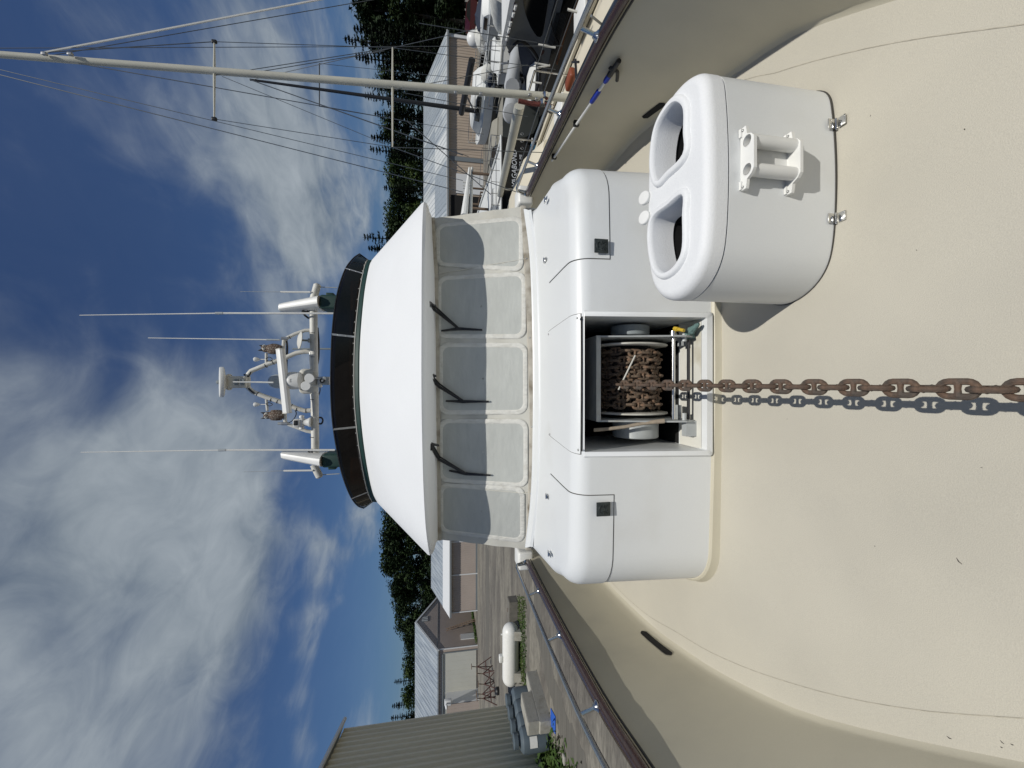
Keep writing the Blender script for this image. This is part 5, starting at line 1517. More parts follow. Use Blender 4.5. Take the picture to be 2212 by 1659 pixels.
# ================================================================ foliage
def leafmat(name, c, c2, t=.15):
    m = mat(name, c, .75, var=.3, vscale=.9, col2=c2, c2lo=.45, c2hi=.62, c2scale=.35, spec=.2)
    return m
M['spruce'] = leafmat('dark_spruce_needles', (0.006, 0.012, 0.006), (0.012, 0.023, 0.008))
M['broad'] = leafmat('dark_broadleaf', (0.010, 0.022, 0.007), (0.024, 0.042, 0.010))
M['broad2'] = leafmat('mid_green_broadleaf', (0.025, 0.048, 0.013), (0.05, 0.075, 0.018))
M['bark'] = mat('dark_bark', (0.05, 0.04, 0.03), .9, var=.3, vscale=3, bump=.03, bscale=6)
M['weed'] = leafmat('weed_leaves', (0.035, 0.07, 0.015), (0.06, 0.09, 0.02))
def raw_mesh(name, vs, fs, m):
    me = bpy.data.meshes.new(name); me.from_pydata(vs, [], fs); me.materials.append(m); return me
def leaf(vs, fs, p, s, rnd, flat=.5, dir_=None):
    a = Vector((rnd.gauss(0, 1), rnd.gauss(0, 1), rnd.gauss(0, flat))) if dir_ is None else dir_ + Vector((rnd.gauss(0, .35), rnd.gauss(0, .35), rnd.gauss(0, .25)))
    a.normalize(); b = a.cross(Vector((rnd.gauss(0, .6), rnd.gauss(0, .6), 1))).normalized()
    n = len(vs)
    vs += [p - a * s, p + b * s * .42, p + a * s, p - b * s * .42]; fs.append((n, n + 1, n + 2, n + 3))
def spruce_meshes(h, seed, loose=0.0, wide=.17):
    rnd = random.Random(seed); vs, fs = [], []
    tv = MB(); tv.tube([(0, 0, 0), (0, 0, h * .5), (.05, .0, h)], [.28, .17, .02], 7)
    z = h * .12
    while z < h * .99:
        u = z / h
        L_ = h * wide * (1 - u) ** .8 * rnd.uniform(.75, 1.15) + .22
        nb = 8 if u < .8 else 6
        ph = rnd.uniform(0, 6.28)
        for k in range(nb):
            if rnd.random() < loose: continue
            a = ph + 2 * pi * k / nb + rnd.uniform(-.25, .25); l = L_ * rnd.uniform(.6, 1.15)
            d = Vector((cos(a), sin(a), 0)); rise = .25 if u > .8 else -.05
            m_ = int(l / .17) + 2
            for j in range(m_):
                w = (j + .5) / m_
                p = Vector((0, 0, z)) + d * (l * w) + Vector((0, 0, rise * l * w - .22 * l * w * w + (.12 * l if w > .85 else 0)))
                for q in range(4):
                    leaf(vs, fs, p + Vector((rnd.gauss(0, .09), rnd.gauss(0, .09), rnd.gauss(-.03, .05))), rnd.uniform(.12, .25), rnd, dir_=(d + d.cross(Vector((0, 0, 1))) * rnd.uniform(-1, 1)))
        z += rnd.uniform(.30, .50) + .012 * h * (1 - u)
    return tv, vs, fs
def broad_meshes(h, r, seed, n=5200, ls=(.16, .36)):
    rnd = random.Random(seed); vs, fs = [], []
    tv = MB(); tv.tube([(0, 0, 0), (.1, 0, h * .3), (0, .1, h * .62), (.1, 0, h * .85)], [.34, .26, .15, .05], 8)
    clumps = []
    for k in range(46):
        t = rnd.random(); a = rnd.uniform(0, 6.28)
        z = h * (.20 + .76 * t); rr = r * (sin(pi * min(.12 + t * .86, 1)) ** .6) * sqrt(rnd.random()) 
        c = Vector((rr * cos(a), rr * sin(a), z)); clumps.append((c, rnd.uniform(.5, 1.15) * r * .36))
        if k % 3 == 0: tv.tube([(0, 0, z * .75), c * .6 + Vector((0, 0, z * .35)), c], [.10, .06, .02], 5)
    for i in range(n):
        c, cr = clumps[rnd.randrange(len(clumps))]
        d = Vector((rnd.gauss(0, 1), rnd.gauss(0, 1), rnd.gauss(0, .8))).normalized() * cr * rnd.random() ** .35
        leaf(vs, fs, c + d, rnd.uniform(*ls), rnd)
    return tv, vs, fs
protos = {}
def proto(key, gen, m):
    tv, vs, fs = gen
    tr = bpy.data.meshes.new('trunk'); tr.from_pydata([tuple(p) for p in tv.v], [], tv.f); tr.materials.append(M['bark'])
    cr = raw_mesh('crown', vs, fs, M[m]); protos[key] = (tr, cr)
proto('sA', spruce_meshes(16, 1), 'spruce'); proto('sB', spruce_meshes(16, 2, .15, .15), 'spruce'); proto('sC', spruce_meshes(16, 3, .3, .19), 'spruce')
proto('bA', broad_meshes(14, 4.2, 4, 9000), 'broad'); proto('bB', broad_meshes(14, 4.8, 5, 9000), 'broad2'); proto('bC', broad_meshes(14, 3.8, 6, 9000), 'broad')
def tree(key, x, y, h, label, group, name=None, rot=None, wid=1.0):
    base = 16 if key[0] == 's' else 14
    o = thing(name or ('spruce_tree' if key[0] == 's' else 'broadleaf_tree'), (x, y, GZ), label, 'tree', group)
    o.scale = (h / base * wid, h / base * wid, h / base); o.rotation_euler.z = rot if rot is not None else random.uniform(0, 6.28)
    for nm, me in zip(('trunk', 'crown'), protos[key]):
        c = bpy.data.objects.new(nm, me); COL.objects.link(c); c.parent = o
    return o
ORD = ['first', 'second', 'third', 'fourth', 'fifth', 'sixth', 'seventh', 'eighth', 'ninth', 'tenth', 'eleventh', 'twelfth', 'thirteenth', 'fourteenth', 'fifteenth', 'sixteenth', 'seventeenth', 'eighteenth']
def treeline(rows, side, where):
    for i, (key, ty, dx, y) in enumerate(rows):
        top = D(dx, ty, y=y); h = top.z - GZ
        kind = 'spiky dark spruce' if key[0] == 's' else ('dense mid green leafy tree' if key == 'bB' else 'dense dark leafy tree')
        tree(key, top.x, y, h, f'{kind} {where}, {ORD[i]} from the {side}', 'trees ' + where)
# measured tops: (kind, bearing, top, distance)
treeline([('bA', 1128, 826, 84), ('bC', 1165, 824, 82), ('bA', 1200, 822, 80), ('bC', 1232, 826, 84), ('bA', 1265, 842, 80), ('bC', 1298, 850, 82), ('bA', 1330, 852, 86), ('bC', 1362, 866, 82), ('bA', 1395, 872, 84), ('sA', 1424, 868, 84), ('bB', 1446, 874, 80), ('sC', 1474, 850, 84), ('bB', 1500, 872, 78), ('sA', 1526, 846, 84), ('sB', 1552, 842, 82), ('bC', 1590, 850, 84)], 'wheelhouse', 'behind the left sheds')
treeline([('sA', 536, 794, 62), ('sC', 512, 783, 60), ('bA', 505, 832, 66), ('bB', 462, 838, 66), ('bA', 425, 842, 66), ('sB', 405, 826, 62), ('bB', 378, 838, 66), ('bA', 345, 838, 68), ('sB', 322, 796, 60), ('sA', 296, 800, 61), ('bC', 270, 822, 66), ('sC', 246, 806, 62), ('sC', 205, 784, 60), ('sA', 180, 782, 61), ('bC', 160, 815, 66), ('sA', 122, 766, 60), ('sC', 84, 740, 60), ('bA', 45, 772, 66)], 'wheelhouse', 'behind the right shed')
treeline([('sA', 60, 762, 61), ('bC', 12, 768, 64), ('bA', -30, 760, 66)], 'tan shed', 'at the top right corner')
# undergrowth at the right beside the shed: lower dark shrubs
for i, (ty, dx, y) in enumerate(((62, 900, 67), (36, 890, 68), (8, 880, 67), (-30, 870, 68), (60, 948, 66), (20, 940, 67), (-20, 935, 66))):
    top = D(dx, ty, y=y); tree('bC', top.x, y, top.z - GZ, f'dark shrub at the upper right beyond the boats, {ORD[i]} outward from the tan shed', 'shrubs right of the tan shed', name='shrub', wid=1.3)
# weeds by the ribbed building
rnd = random.Random(9); vs, fs = [], []
for i in range(2600):
    u = rnd.random(); q = c0.lerp(c1, .12 + .88 * u); d__ = abs(rnd.gauss(0, .75)) + .15
    p = Vector((q.x + n_.x * 0, q.y, 0)); nn = Vector(((c0 - c1).y, -(c0 - c1).x, 0)).normalized()
    if nn.x < 0: nn = -nn
    p = q + nn * d__; hgt = rnd.uniform(.1, .75) * max(.2, 1 - d__ / 2.2)
    leaf(vs, fs, Vector((p.x, p.y, GZ + hgt * rnd.random())), rnd.uniform(.08, .2), rnd)
me = raw_mesh('weeds', vs, fs, M['weed']); o = bpy.data.objects.new('weeds', me); COL.objects.link(o); tag(o, 'weeds growing along the foot of the ribbed building', 'weeds', None, 'stuff')
vs, fs = [], []
for i in range(2600):
    q = G(rnd.uniform(1120, 1136), rnd.uniform(1290, 1470)); leaf(vs, fs, q + Vector((0, rnd.uniform(-.4, .4), rnd.uniform(0, .1))), rnd.uniform(.03, .09), rnd)
for i in range(1200):
    q = Vector((xb + rnd.uniform(.1, 1.0), rnd.uniform(yb0, yb1), GZ)); leaf(vs, fs, q + Vector((0, 0, rnd.uniform(0, .3))), rnd.uniform(.08, .2), rnd)
me = raw_mesh('sparse_grass', vs, fs, M['weed']); o = bpy.data.objects.new('sparse_grass', me); COL.objects.link(o); tag(o, 'sparse grass around the tank and along the gable wall', 'grass', None, 'stuff')
# ================================================================ neighbouring boats (right)
M['hull_grey'] = mat('dark_grey_hull', (0.045, 0.05, 0.048), 0.3, var=.08, vscale=1)
M['hull_black'] = mat('black_hull', (0.006, 0.007, 0.008), 0.12, coat=.5)
M['deck_white'] = mat('white_boat_deck', (0.62, 0.63, 0.61), 0.5, var=.05, vscale=2)
M['deck_dull'] = mat('dull_beige_deck', (0.25, 0.24, 0.20), 0.7, var=.1, vscale=2)
M['deck_cream'] = mat('cream_boat_deck', (0.62, 0.57, 0.45), 0.5, var=.04, vscale=2)
M['grey_cabin'] = mat('silver_grey_topsides', (0.16, 0.17, 0.175), 0.3, var=.03, vscale=1)
M['rib_grey'] = mat('pale_grey_inflatable', (0.42, 0.43, 0.43), 0.45, var=.05, vscale=3)
M['bluebot'] = mat('blue_bottom_paint', (0.02, 0.12, 0.22), .6)
M['canvas_dk'] = mat('navy_canvas', (0.012, 0.02, 0.04), .8)
M['sailcover'] = mat('white_boat_cover', (0.52, 0.52, 0.48), .8, var=.15, vscale=3, bump=.02, bscale=4)
M['wire'] = mat('rigging_wire', (0.10, 0.11, 0.12), .4, metal=.6)
M['mastm'] = mat('cream_mast_paint', (0.50, 0.49, 0.42), .35, var=.08, vscale=4)
M['darkred'] = mat('dark_red_car_paint', (0.05, 0.003, 0.004), .3, coat=.3)
M['letter'] = mat('white_lettering', (0.6, 0.62, 0.64), .5)
def hull_parts(root, stern, bow, B, zf, zs, free, hm, dm, transom=.75, full=2.2, keel=.8, pf=None):
    """lofted hull from stern to bow; zs/zf = sheer height at stern / bow"""
    ax = (bow - stern); ax.z = 0; L_ = ax.length; ax.normalize(); sd = Vector((-ax.y, ax.x, 0))
    n = 26; sh = []; rows = []
    for i in range(n + 1):
        s_ = i / n
        w = B / 2 * (transom + (1 - transom) * sin(pi / 2 * min(s_ / .4, 1))) if s_ < .4 else B / 2 * max(1 - ((s_ - .4) / .6) ** full, .0)
        w = max(w, .012)
        z = zs + (zf - zs) * s_ ** 1.6 - .10 * sin(pi * s_) * (1 - s_)
        c = Vector((stern.x, stern.y, 0)) + ax * (L_ * s_)
        rake = .10 * L_ * max(0, (s_ - .8) / .2) ** 2 * .6
        row = []
        for f, d, kx in ((1, 0, 0), (.97, .35, .3), (.90, .65, .6), (.70, .9, .8), (.30, 1.02, .9), (0.0, 1.05, 1)):
            row.append(c - ax * (rake * kx) + sd * (w * f) + Vector((0, 0, z - free * d)))
        row2 = [c - ax * (rake * kx) - sd * (w * f) + Vector((0, 0, z - free * d)) for f, d, kx in ((0.30, 1.02, .9), (.70, .9, .8), (.90, .65, .6), (.97, .35, .3), (1, 0, 0))]
        rows.append(row + row2); sh.append((c, w, z))
    mb = MB(); mb.ring(rows, close=False, cap0=True)
    h = mesh_obj('hull', mb, hm, root, smooth=True, sharp=50)
    mb = MB(); mb.ring([[c + sd * w * f + Vector((0, 0, z - .03 + .05 * (1 - f * f))) for f in (1, .5, 0, -.5, -1)] for c, w, z in sh], close=False)
    mesh_obj('boat_deck', mb, dm, root)
    mb = MB()
    for q in (1, -1): mb.tube([c + sd * w * q + Vector((0, 0, z + .02)) for c, w, z in sh], .045, 6)
    mesh_obj('toe_rail', mb, dm, root)
    return ax, sd, L_, sh, h
def pulpit(root, sh, sd, i0, i1, h=.55, nm='pulpit', m='steel', r=.016, step=3):
    mb = MB()
    for q in (1, -1):
        P = [c + sd * (w * .96 * q) + Vector((0, 0, z + h)) for c, w, z in sh[i0:i1]]
        mb.tube(P, r, 6)
        mb.tube([p - Vector((0, 0, h * .5)) for p in P], r * .6, 5)
        for k in range(0, len(P), step): mb.tube([P[k], P[k] - Vector((0, 0, h))], r, 6)
    mesh_obj(nm, mb, M[m], root)
def cabin(root, sh, ax, sd, i0, i1, h, wf, m, nm='cabin', win=True):
    mb = MB(); rows = []
    n = i1 - i0
    for k, (c, w, z) in enumerate(sh[i0:i1 + 1]):
        u = k / n; hh = h * min(1, (1 - u) * 4 + .05) * min(1, u * 8 + .25)
        ww = w * wf
        rows.append([c + sd * ww + Vector((0, 0, z)), c + sd * ww * .95 + Vector((0, 0, z + hh * .8)), c + sd * ww * .8 + Vector((0, 0, z + hh)), c + Vector((0, 0, z + hh * 1.06)), c - sd * ww * .8 + Vector((0, 0, z + hh)), c - sd * ww * .95 + Vector((0, 0, z + hh * .8)), c - sd * ww + Vector((0, 0, z))])
    mb.ring(rows, close=False, cap0=True, cap1=True)
    cb = mesh_obj(nm, mb, m, root, sharp=30)
    if win:
        mb = MB()
        for q in (1, -1):
            rws = []
            for k in range(1, max(2, int(n * .62))):
                c, w, z = sh[i0 + k]; u = k / n
                b = c + sd * (w * wf * q * .998 + q * .012) + Vector((0, 0, z + h * .28)); t = c + sd * (w * wf * .965 * q + q * .012) + Vector((0, 0, z + h * .70)); rws.append([b, t])
            if len(rws) > 1: mb.ring(rws, close=False)
        mesh_obj('cabin_window', mb, M['glassdk'], cb, smooth=False)
    return cb
# ---- sailboat right beside us
sa = thing('sailboat', (4.4, 6, -3.2), 'cream decked sailboat just beyond the right hand rail, carrying the tall cream mast', 'sailboat')
ax, sd, L_, sh, _ = hull_parts(sa, Vector((4.1, -2.5, 0)), Vector((4.75, 13.0, 0)), 2.65, -.45, -.50, 1.3, M['hull_grey'], M['deck_cream'])
cabin(sa, sh, ax, sd, 18, 24, .40, .62, M['deck_cream'], win=True)
pulpit(sa, sh, sd, 16, 26, .6)
mb = MB()
mt0, mt1 = D(1228, 212, y=6.3), D(0, 118, y=6.3); mdir = (mt1 - mt0).normalized(); mb.tube([mt0 - mdir * .4, mt0, mt1, mt1 + mdir * 3], [.060, .060, .040, .036], 16)
mast = mesh_obj('mast', mb, M['mastm'], sa)
for dx, t0, t1 in ((463, 90, 257), (848, 103, 318)):
    for a_, b_ in ((t0, 0), (t1, 0)):
        mb = MB(); c_ = D(dx, a_, y=6.3); m_ = mt0.lerp(mt1, (c_.z - mt0.z) / (mt1.z - mt0.z)); mb.tube([m_, c_], [.018, .011], 8); mesh_obj('spreader', mb, M['mastm'], sa)
for a_ in (90, 257): mb = MB(); c_ = D(463, a_, y=6.3); mb.rbox(c_, (.05, .04, .07), .015); mesh_obj('mast_fitting', mb, M['black'], sa)
for q in ((96, 116), (152, 117), (1145, 205), (1160, 214), (1040, 203), (985, 200)): mb = MB(); c_ = D(q[0], q[1] + 0, y=6.22); mb.rbox(c_, (.04, .04, .06), .01); mesh_obj('mast_fitting', mb, M['steel_old'], sa)
def line(p, q, r, nm='stay', m='wire', root=sa):
    mb = MB(); mb.tube([p, q], r, 5); return mesh_obj(nm, mb, M[m], root)
def R_(dx, dy, y=6.3): return D(dx, dy, y=y)
line(R_(92, 114), R_(700, -3), .013, 'furled_forestay', 'white')
line(R_(110, 120), R_(830, -5), .005, 'halyard', 'wire')
line(R_(-10, 104), R_(1215, 99), .0045); line(R_(463, 90), R_(848, 103), .0045); line(R_(463, 90), R_(100, 113), .006)
line(R_(848, 103), R_(1200, 150), .0045); line(R_(848, 318), R_(1190, 330), .006)
line(R_(-10, 148), R_(1000, 390), .0045); line(R_(-10, 159), R_(1000, 415), .006)
line(R_(463, 257), R_(848, 318), .0045); line(R_(130, 130), R_(880, 262), .006)
line(R_(463, 163), R_(848, 103), .005); line(R_(530, 160), R_(830, 110), .005)
line(R_(540, 172), R_(1000, 335), .007); line(R_(480, 165), R_(830, 310), .004); line(R_(880, 262), R_(1060, 420), .007)
line(R_(850, 195), R_(1140, 140), .005); line(R_(870, 200), R_(1140, 252), .005); line(R_(848, 318), R_(1130, 420), .006)
line(R_(905, 50, 6.6), R_(1160, 92, 6.6), .006)
mb = MB(); p0, p1 = D(1122, 229, y=6.3), D(1080, 422, y=11); dd = (p1 - p0).normalized(); u_ = Vector((0, 0, 1)); u_ = (u_ - dd * u_.dot(dd)).normalized(); v_ = dd.cross(u_)
mb.ring([[p + u_ * (.085 * cos(a)) + v_ * (.055 * sin(a)) for a in [2 * pi * k / 14 for k in range(14)]] for p in (p0, p1)], cap0=True, cap1=True)
mesh_obj('boom', mb, M['mastm'], sa)
mb = MB(); mb.tube(catmull([D(1120, 218, y=6.2), D(1150, 224, y=6.2), D(1175, 226, y=6.15), D(1195, 232, y=6.1)], 5), .035, 8); mesh_obj('rope_bundle', mb, mat('dark_red_rope', (.09, .02, .015), .9, var=.4, vscale=40, bump=.01, bscale=60), sa)
for q in ((1172, 222), (1178, 207), (1190, 236)):
    mb = MB(); mb.lathe([(.045, -.04), (.03, -.02), (.03, .02), (.045, .04)], D(*q, y=6.05), (1, 0, 0), 12); mesh_obj('winch', mb, M['steel'], sa)
def onz(dx, dy, z): return D(dx, dy, z=z)
mb = MB(); c_ = onz(1232, 172, -.38); mb.rbox(c_, (.20, .30, .11), .04, rot=Matrix.Rotation(.3, 3, 'Z')); o = mesh_obj('orange_cushion', mb, M['orange']); tag(o, 'orange cushion lying on the cream sailboat deck', 'cushion')
mb = MB(); mb.tube([onz(1243, 129, -.36), onz(1246, 186, -.36)], .022, 8); mb.tube([onz(1236, 134, -.36), onz(1250, 134, -.36)], .018, 6); mesh_obj('deck_handle', mb, M['black'], sa)
mb = MB(); q = [onz(1306, 68, -.47), onz(1308, 105, -.47), onz(1296, 138, -.47), onz(1290, 132, -.47), onz(1294, 98, -.47)]; mb.prism(q, (0, 0, .06)); mesh_obj('deck_window', mb, mat('smoky_green_hatch', (.06, .085, .08), .25), sa, smooth=False)
for q in ((1226, 20, 1247, 26), (1163, 96 + 0, 1200, 103), (1155, 136, 1187, 142), (1160, 146, 1188, 141), (1144, 176, 1170, 180)):
    line(onz(q[2], q[3], -.25), D(q[0], q[1], y=onz(q[2], q[3], -.25).y + .02), .018, 'stanchion', 'white_old')
line(onz(1277, 34, .1), onz(1312, 62, -.3), .014, 'brace', 'wire'); line(onz(1330, 8, .2), onz(1300, 58, -.2), .014, 'brace', 'wire')
for k, (a0, a1, w_) in enumerate(((205, 225, .03), (228, 262, .025), (300, 352, .02))):
    mb = MB(); mb.tube([onz(1245 - k * 12, a0, -.42), onz(1225 - k * 14, a1, -.42)], w_, 6); mesh_obj('teak_handrail', mb, mat('teak_brown', (.16, .07, .025), .6), sa)
# life lines along the far gunwale of the sailboat
fl = [c - sd * 0 + Vector((0, 0, 0)) for c, w, z in sh]
mb = MB()
for h_ in (.3, .58): mb.tube([c + sd * (-(w - .05)) + Vector((0, 0, z + h_)) for c, w, z in sh[3:24]], .007, 5)
mesh_obj('life_line', mb, M['wire'], sa)
for i in range(4, 24, 3):
    c, w, z = sh[i]; mb = MB(); q = c + sd * (-(w - .05)) + Vector((0, 0, z)); mb.tube([q, q + Vector((0, 0, .6))], .013, 6); mesh_obj('stanchion', mb, M['steel'], sa)
for (a0, a1) in (((1268, 20), (1240, 40)), ((1215, 235), (1200, 255))):
    mb = MB(); c_ = onz((a0[0] + a1[0]) / 2, (a0[1] + a1[1]) / 2, -.42); mb.rbox(c_, (.45, .5, .06), .02); mesh_obj('deck_hatch', mb, M['white'], sa)
# ---- large grey motor yacht behind it, seen from its side
X0 = 7.6
gy = thing('grey_motor_yacht', (9.5, 8, -3.2), 'large grey yacht with black hull and dark curved side window at the upper right', 'motor yacht')
def X(dx, dy, x=X0): return D(dx, dy, x=x)
def z4(px, py): return ((1500 + px / 1.952) / 1.8228, (py / 1.952) / 1.8228)
def xp(name, pts, m, x=X0, th=.06, par=gy):
    P = [X(*z4(*q), x=x) for q in pts]; mb = MB(); mb.prism(P, (th, 0, 0)); return mesh_obj(name, mb, m, par, smooth=False)
xp('black_side', [(1500, -160), (1380, 100), (1255, 640), (1215, 900), (1450, 700), (1640, 300), (1800, -160)], M['hull_black'], x=X0 - .02, th=2.6)
xp('superstructure', [(1010, -160), (950, 330), (985, 395), (1050, 330), (1090, 322), (1140, 380), (1200, 470), (1225, 600), (1195, 830), (1252, 645), (1375, 100), (1440, -160)], M['grey_cabin'], x=X0, th=2.4)
xp('side_window', catmull([Vector((1095, -160, 0)), Vector((1095, 20, 0)), Vector((1120, 130, 0)), Vector((1160, 220, 0)), Vector((1200, 280, 0)), Vector((1232, 285, 0)), Vector((1250, 230, 0)), Vector((1278, 60, 0)), Vector((1310, -160, 0))], 4) and [(1095, -160), (1095, 20), (1106, 90), (1125, 145), (1150, 205), (1180, 255), (1200, 280), (1225, 286), (1240, 270), (1252, 215), (1278, 60), (1310, -160)], M['glassdk'], x=X0 - .012, th=.01)
mb = MB()
P0 = [z4(*q) for q in ((1340, 100), (1325, 200), (1310, 300), (1300, 410))]
for k in range(9):
    a_ = z4(1352 + k * 9.5, 100); b_ = z4(1283 + k * 7.5, 340 + k * 9)
    mb.tube([X(*a_, x=X0 - .015), X(*b_, x=X0 - .015)], .009, 4)
mesh_obj('vent_grille', mb, M['black'], gy)
mb = MB(); mb.tube([X(*z4(1350, 0), x=X0 - .01), X(*z4(1305, 150), x=X0 - .01), X(*z4(1252, 345), x=X0 - .01)], .012, 5); mb.tube(catmull([X(*z4(1345, 0), x=X0 - .05), X(*z4(1308, 150), x=X0 - .05), X(*z4(1335, 270), x=X0 - .05), X(*z4(1368, 355), x=X0 - .05)], 6), .014, 6); mesh_obj('side_seam', mb, M['black'], gy)
mb = MB(); mb.tube([X(*z4(1512, 0), x=X0 - .05), X(*z4(1420, 240), x=X0 - .05), X(*z4(1352, 490), x=X0 - .05)], .03, 6); mb.tube([X(*z4(1512, -160), x=X0 - .05), X(*z4(1512, 0), x=X0 - .05)], .03, 6); mesh_obj('teak_rub_rail', mb, mat('teak_rub_rail', (.20, .07, .02), .4), gy)
xp('roof_overhang', [(1040, -160), (1030, 0), (985, 240), (950, 400), (935, 370), (928, 320), (960, 170), (990, 0), (995, -160)], M['white'], x=X0 - .35, th=2.6)
xp('roof_slot', [(1024, 20), (1015, 80), (980, 250), (965, 330), (972, 330), (990, 250), (1026, 80), (1034, 20)], M['orange'] if False else mat('dark_maroon_slot', (.05, .012, .012), .6), x=X0 - .36, th=.004)
mb = MB()
for q in ((1038, 40), (1022, 95), (1000, 165), (988, 215), (975, 275)):
    mb.tube([X(*z4(*q), x=X0 - .37), X(*z4(q[0] - 8, q[1] + 34), x=X0 - .37)], .028, 6)
mesh_obj('roof_window', mb, M['white'], gy)
xp('emblem', [(1230, 395), (1240, 385), (1258, 392), (1252, 410), (1236, 425), (1228, 425)], mat('dark_maroon_emblem', (.07, .02, .015), .6), x=X0 - .012, th=.008)
mb = MB(); mb.tube(catmull([X(*z4(985, 400), x=X0 - .1), X(*z4(1030, 340), x=X0 - .1), X(*z4(1075, 318), x=X0 - .1), X(*z4(1130, 350), x=X0 - .1), X(*z4(1185, 410), x=X0 - .1), X(*z4(1217, 500), x=X0 - .1), X(*z4(1215, 620), x=X0 - .1), X(*z4(1185, 740), x=X0 - .1)], 5), .035, 6); mesh_obj('cockpit_rub_rail', mb, M['black'], gy)
xp('swim_platform', [(1050, 345), (1120, 380), (1190, 470), (1205, 560), (1160, 700), (1120, 700), (1060, 420)], M['canvas_dk'], x=X0 + .9, th=.2)
for q in (((985, 415), (1140, 385)), ((925, 490), (1110, 460))):
    mb = MB(); mb.tube([D(*z4(*q[0]), y=12.5), D(*z4(*q[1]), y=12.2)], .035, 6); mesh_obj('davit', mb, M['steel_old'], gy)
    mb = MB(); a_, b_ = D(*z4(*q[0]), y=12.45), D(*z4(*q[1]), y=12.15)
    for k in range(5): mb.lathe([(.06, -.015), (.06, .015)], a_.lerp(b_, .3 + k * .07), b_ - a_, 8)
    mesh_obj('davit_tackle', mb, M['black'], gy)
# ---- inflatable dinghy hanging by the yacht's stern
rb = thing('inflatable_dinghy', (8.4, 11.5, -1), 'pale grey inflatable dinghy with black patches hung behind the grey motor yacht', 'dinghy')
tubeP = [D(*z4(1010, 870), y=10.6), D(*z4(1000, 860), y=10.8), D(*z4(1030, 700), y=11.2), D(*z4(1050, 580), y=11.6), D(*z4(1085, 500), y=12.0), D(*z4(1145, 440), y=12.2)]
mb = MB(); P = catmull(tubeP, 6); mb.tube(P, [.12] + [.235] * 3 + [.235 - .10 * (k / len(P)) for k in range(len(P) - 6)] + [.11, .08], 14); mesh_obj('side_tube', mb, M['rib_grey'], rb)
mb = MB(); P2 = [p + Vector((.9, .25, -.05)) for p in P[:-6]] + P[-6:]; mb.tube(P2, .2, 12); mesh_obj('side_tube', mb, M['rib_grey'], rb)
mb = MB(); mb.ring([[a.lerp(b, .12) + Vector((0, 0, -.1)), a.lerp(b, .5) + Vector((0, 0, -.38)), a.lerp(b, .88) + Vector((0, 0, -.1))] for a, b in zip(P, P2)], close=False); mesh_obj('floor', mb, M['rib_grey'], rb)
for q in ((1090, 555), (1080, 620), (1068, 680), (1085, 570), (1068, 640), (1105, 500)):
    mb = MB(); c_ = D(*z4(*q), y=11.2); mb.rbox(c_, (.10, .12, .13), .03); mesh_obj('rubber_patch', mb, M['black'], rb)
# ---- white hard tender below
td = thing('white_tender', (7.5, 11, -1.9), 'small white hard tender lying under the inflatable dinghy', 'dinghy')
mb = MB()
A_ = [(1145, 480), (1140, 560), (1140, 640), (1145, 700), (1165, 735)]; B_ = [(1200, 470), (1215, 540), (1212, 610), (1200, 690), (1175, 735)]
rows = []
for (a, b) in zip(A_, B_):
    pa, pb = D(*z4(*a), y=10.4), D(*z4(*b), y=10.4); m_ = (pa + pb) / 2
    rows.append([pa + Vector((0, .35, 0)), pa, m_ + Vector((0, -.18, 0)), pb, pb + Vector((0, .4, -.0))])
mb.ring(rows, close=False, cap0=True, cap1=True); mesh_obj('tender_hull', mb, M['deck_white'], td)
mb = MB(); mb.tube([r[3] + Vector((0, -.02, 0)) for r in rows], .03, 6); mesh_obj('tender_fender', mb, M['black'], td)
# ---- black named hull
vg = thing('black_hulled_boat', (8.6, 16, GZ), 'black hulled boat showing its named transom, blue bottom paint below', 'boat')
V0, V1 = D(1083, 296, y=16), D(1083, 470, y=16)
ztop, zbot = V0.z, D(1150, 296, y=16).z
hull_parts(vg, Vector(((V0.x + V1.x) / 2, 16.0, 0)), Vector(((V0.x + V1.x) / 2 + .6, 27, 0)), V0.x - V1.x, ztop + .5, ztop, ztop - zbot + .1, M['hull_black'], M['deck_white'], transom=.97)
mb = MB(); n = 10
rows = []
for j in range(7):
    z = ztop - (ztop - zbot) * j / 6
    k_ = 1 - .10 * (j / 6) ** 3
    rows.append([Vector(((V0.x + V1.x) / 2 + (V0.x - V1.x) / 2 * k_ * (2 * i / n - 1), 15.97 - .10 * (1 - (2 * i / n - 1) ** 2) + .03 * j, z)) for i in range(n + 1)])
mb.ring(rows, close=False); tr = mesh_obj('transom', mb, M['hull_black'], vg)
mb = MB(); zb2 = D(1165, 300, y=15.9).z
mb.prism([Vector((V0.x - .05, 16.02, zbot + .02)), Vector((V1.x + .05, 16.02, zbot + .02)), Vector((V1.x + .4, 16.02, zb2 - .1)), Vector((V0.x - .4, 16.02, zb2 - .2))], (0, .3, 0)); mesh_obj('bottom_paint', mb, M['bluebot'], vg, smooth=False)
mb = MB(); mb.box(((V0.x + V1.x) / 2, 15.86, zbot + .04), (V0.x - V1.x, .04, .05)); mesh_obj('boot_stripe', mb, M['trim'], vg, smooth=False)
mb = MB(); mb.tube([Vector((V1.x, 15.9, ztop + .03)), Vector(((V0.x + V1.x) / 2, 15.85, ztop + .03)), Vector((V0.x, 15.9, ztop + .03))], .045, 8); mesh_obj('transom_cap', mb, M['deck_white'], vg)
mb = MB()
for k in range(8): x = V1.x + (V0.x - V1.x) * k / 7; mb.tube([Vector((x, 15.95, ztop)), Vector((x, 15.95, ztop + .42))], .014, 5)
for h_ in (.22, .42): mb.tube([Vector((V1.x, 15.95, ztop + h_)), Vector((V0.x, 15.95, ztop + h_))], .013, 5)
mesh_obj('stern_rail', mb, M['steel'], vg)
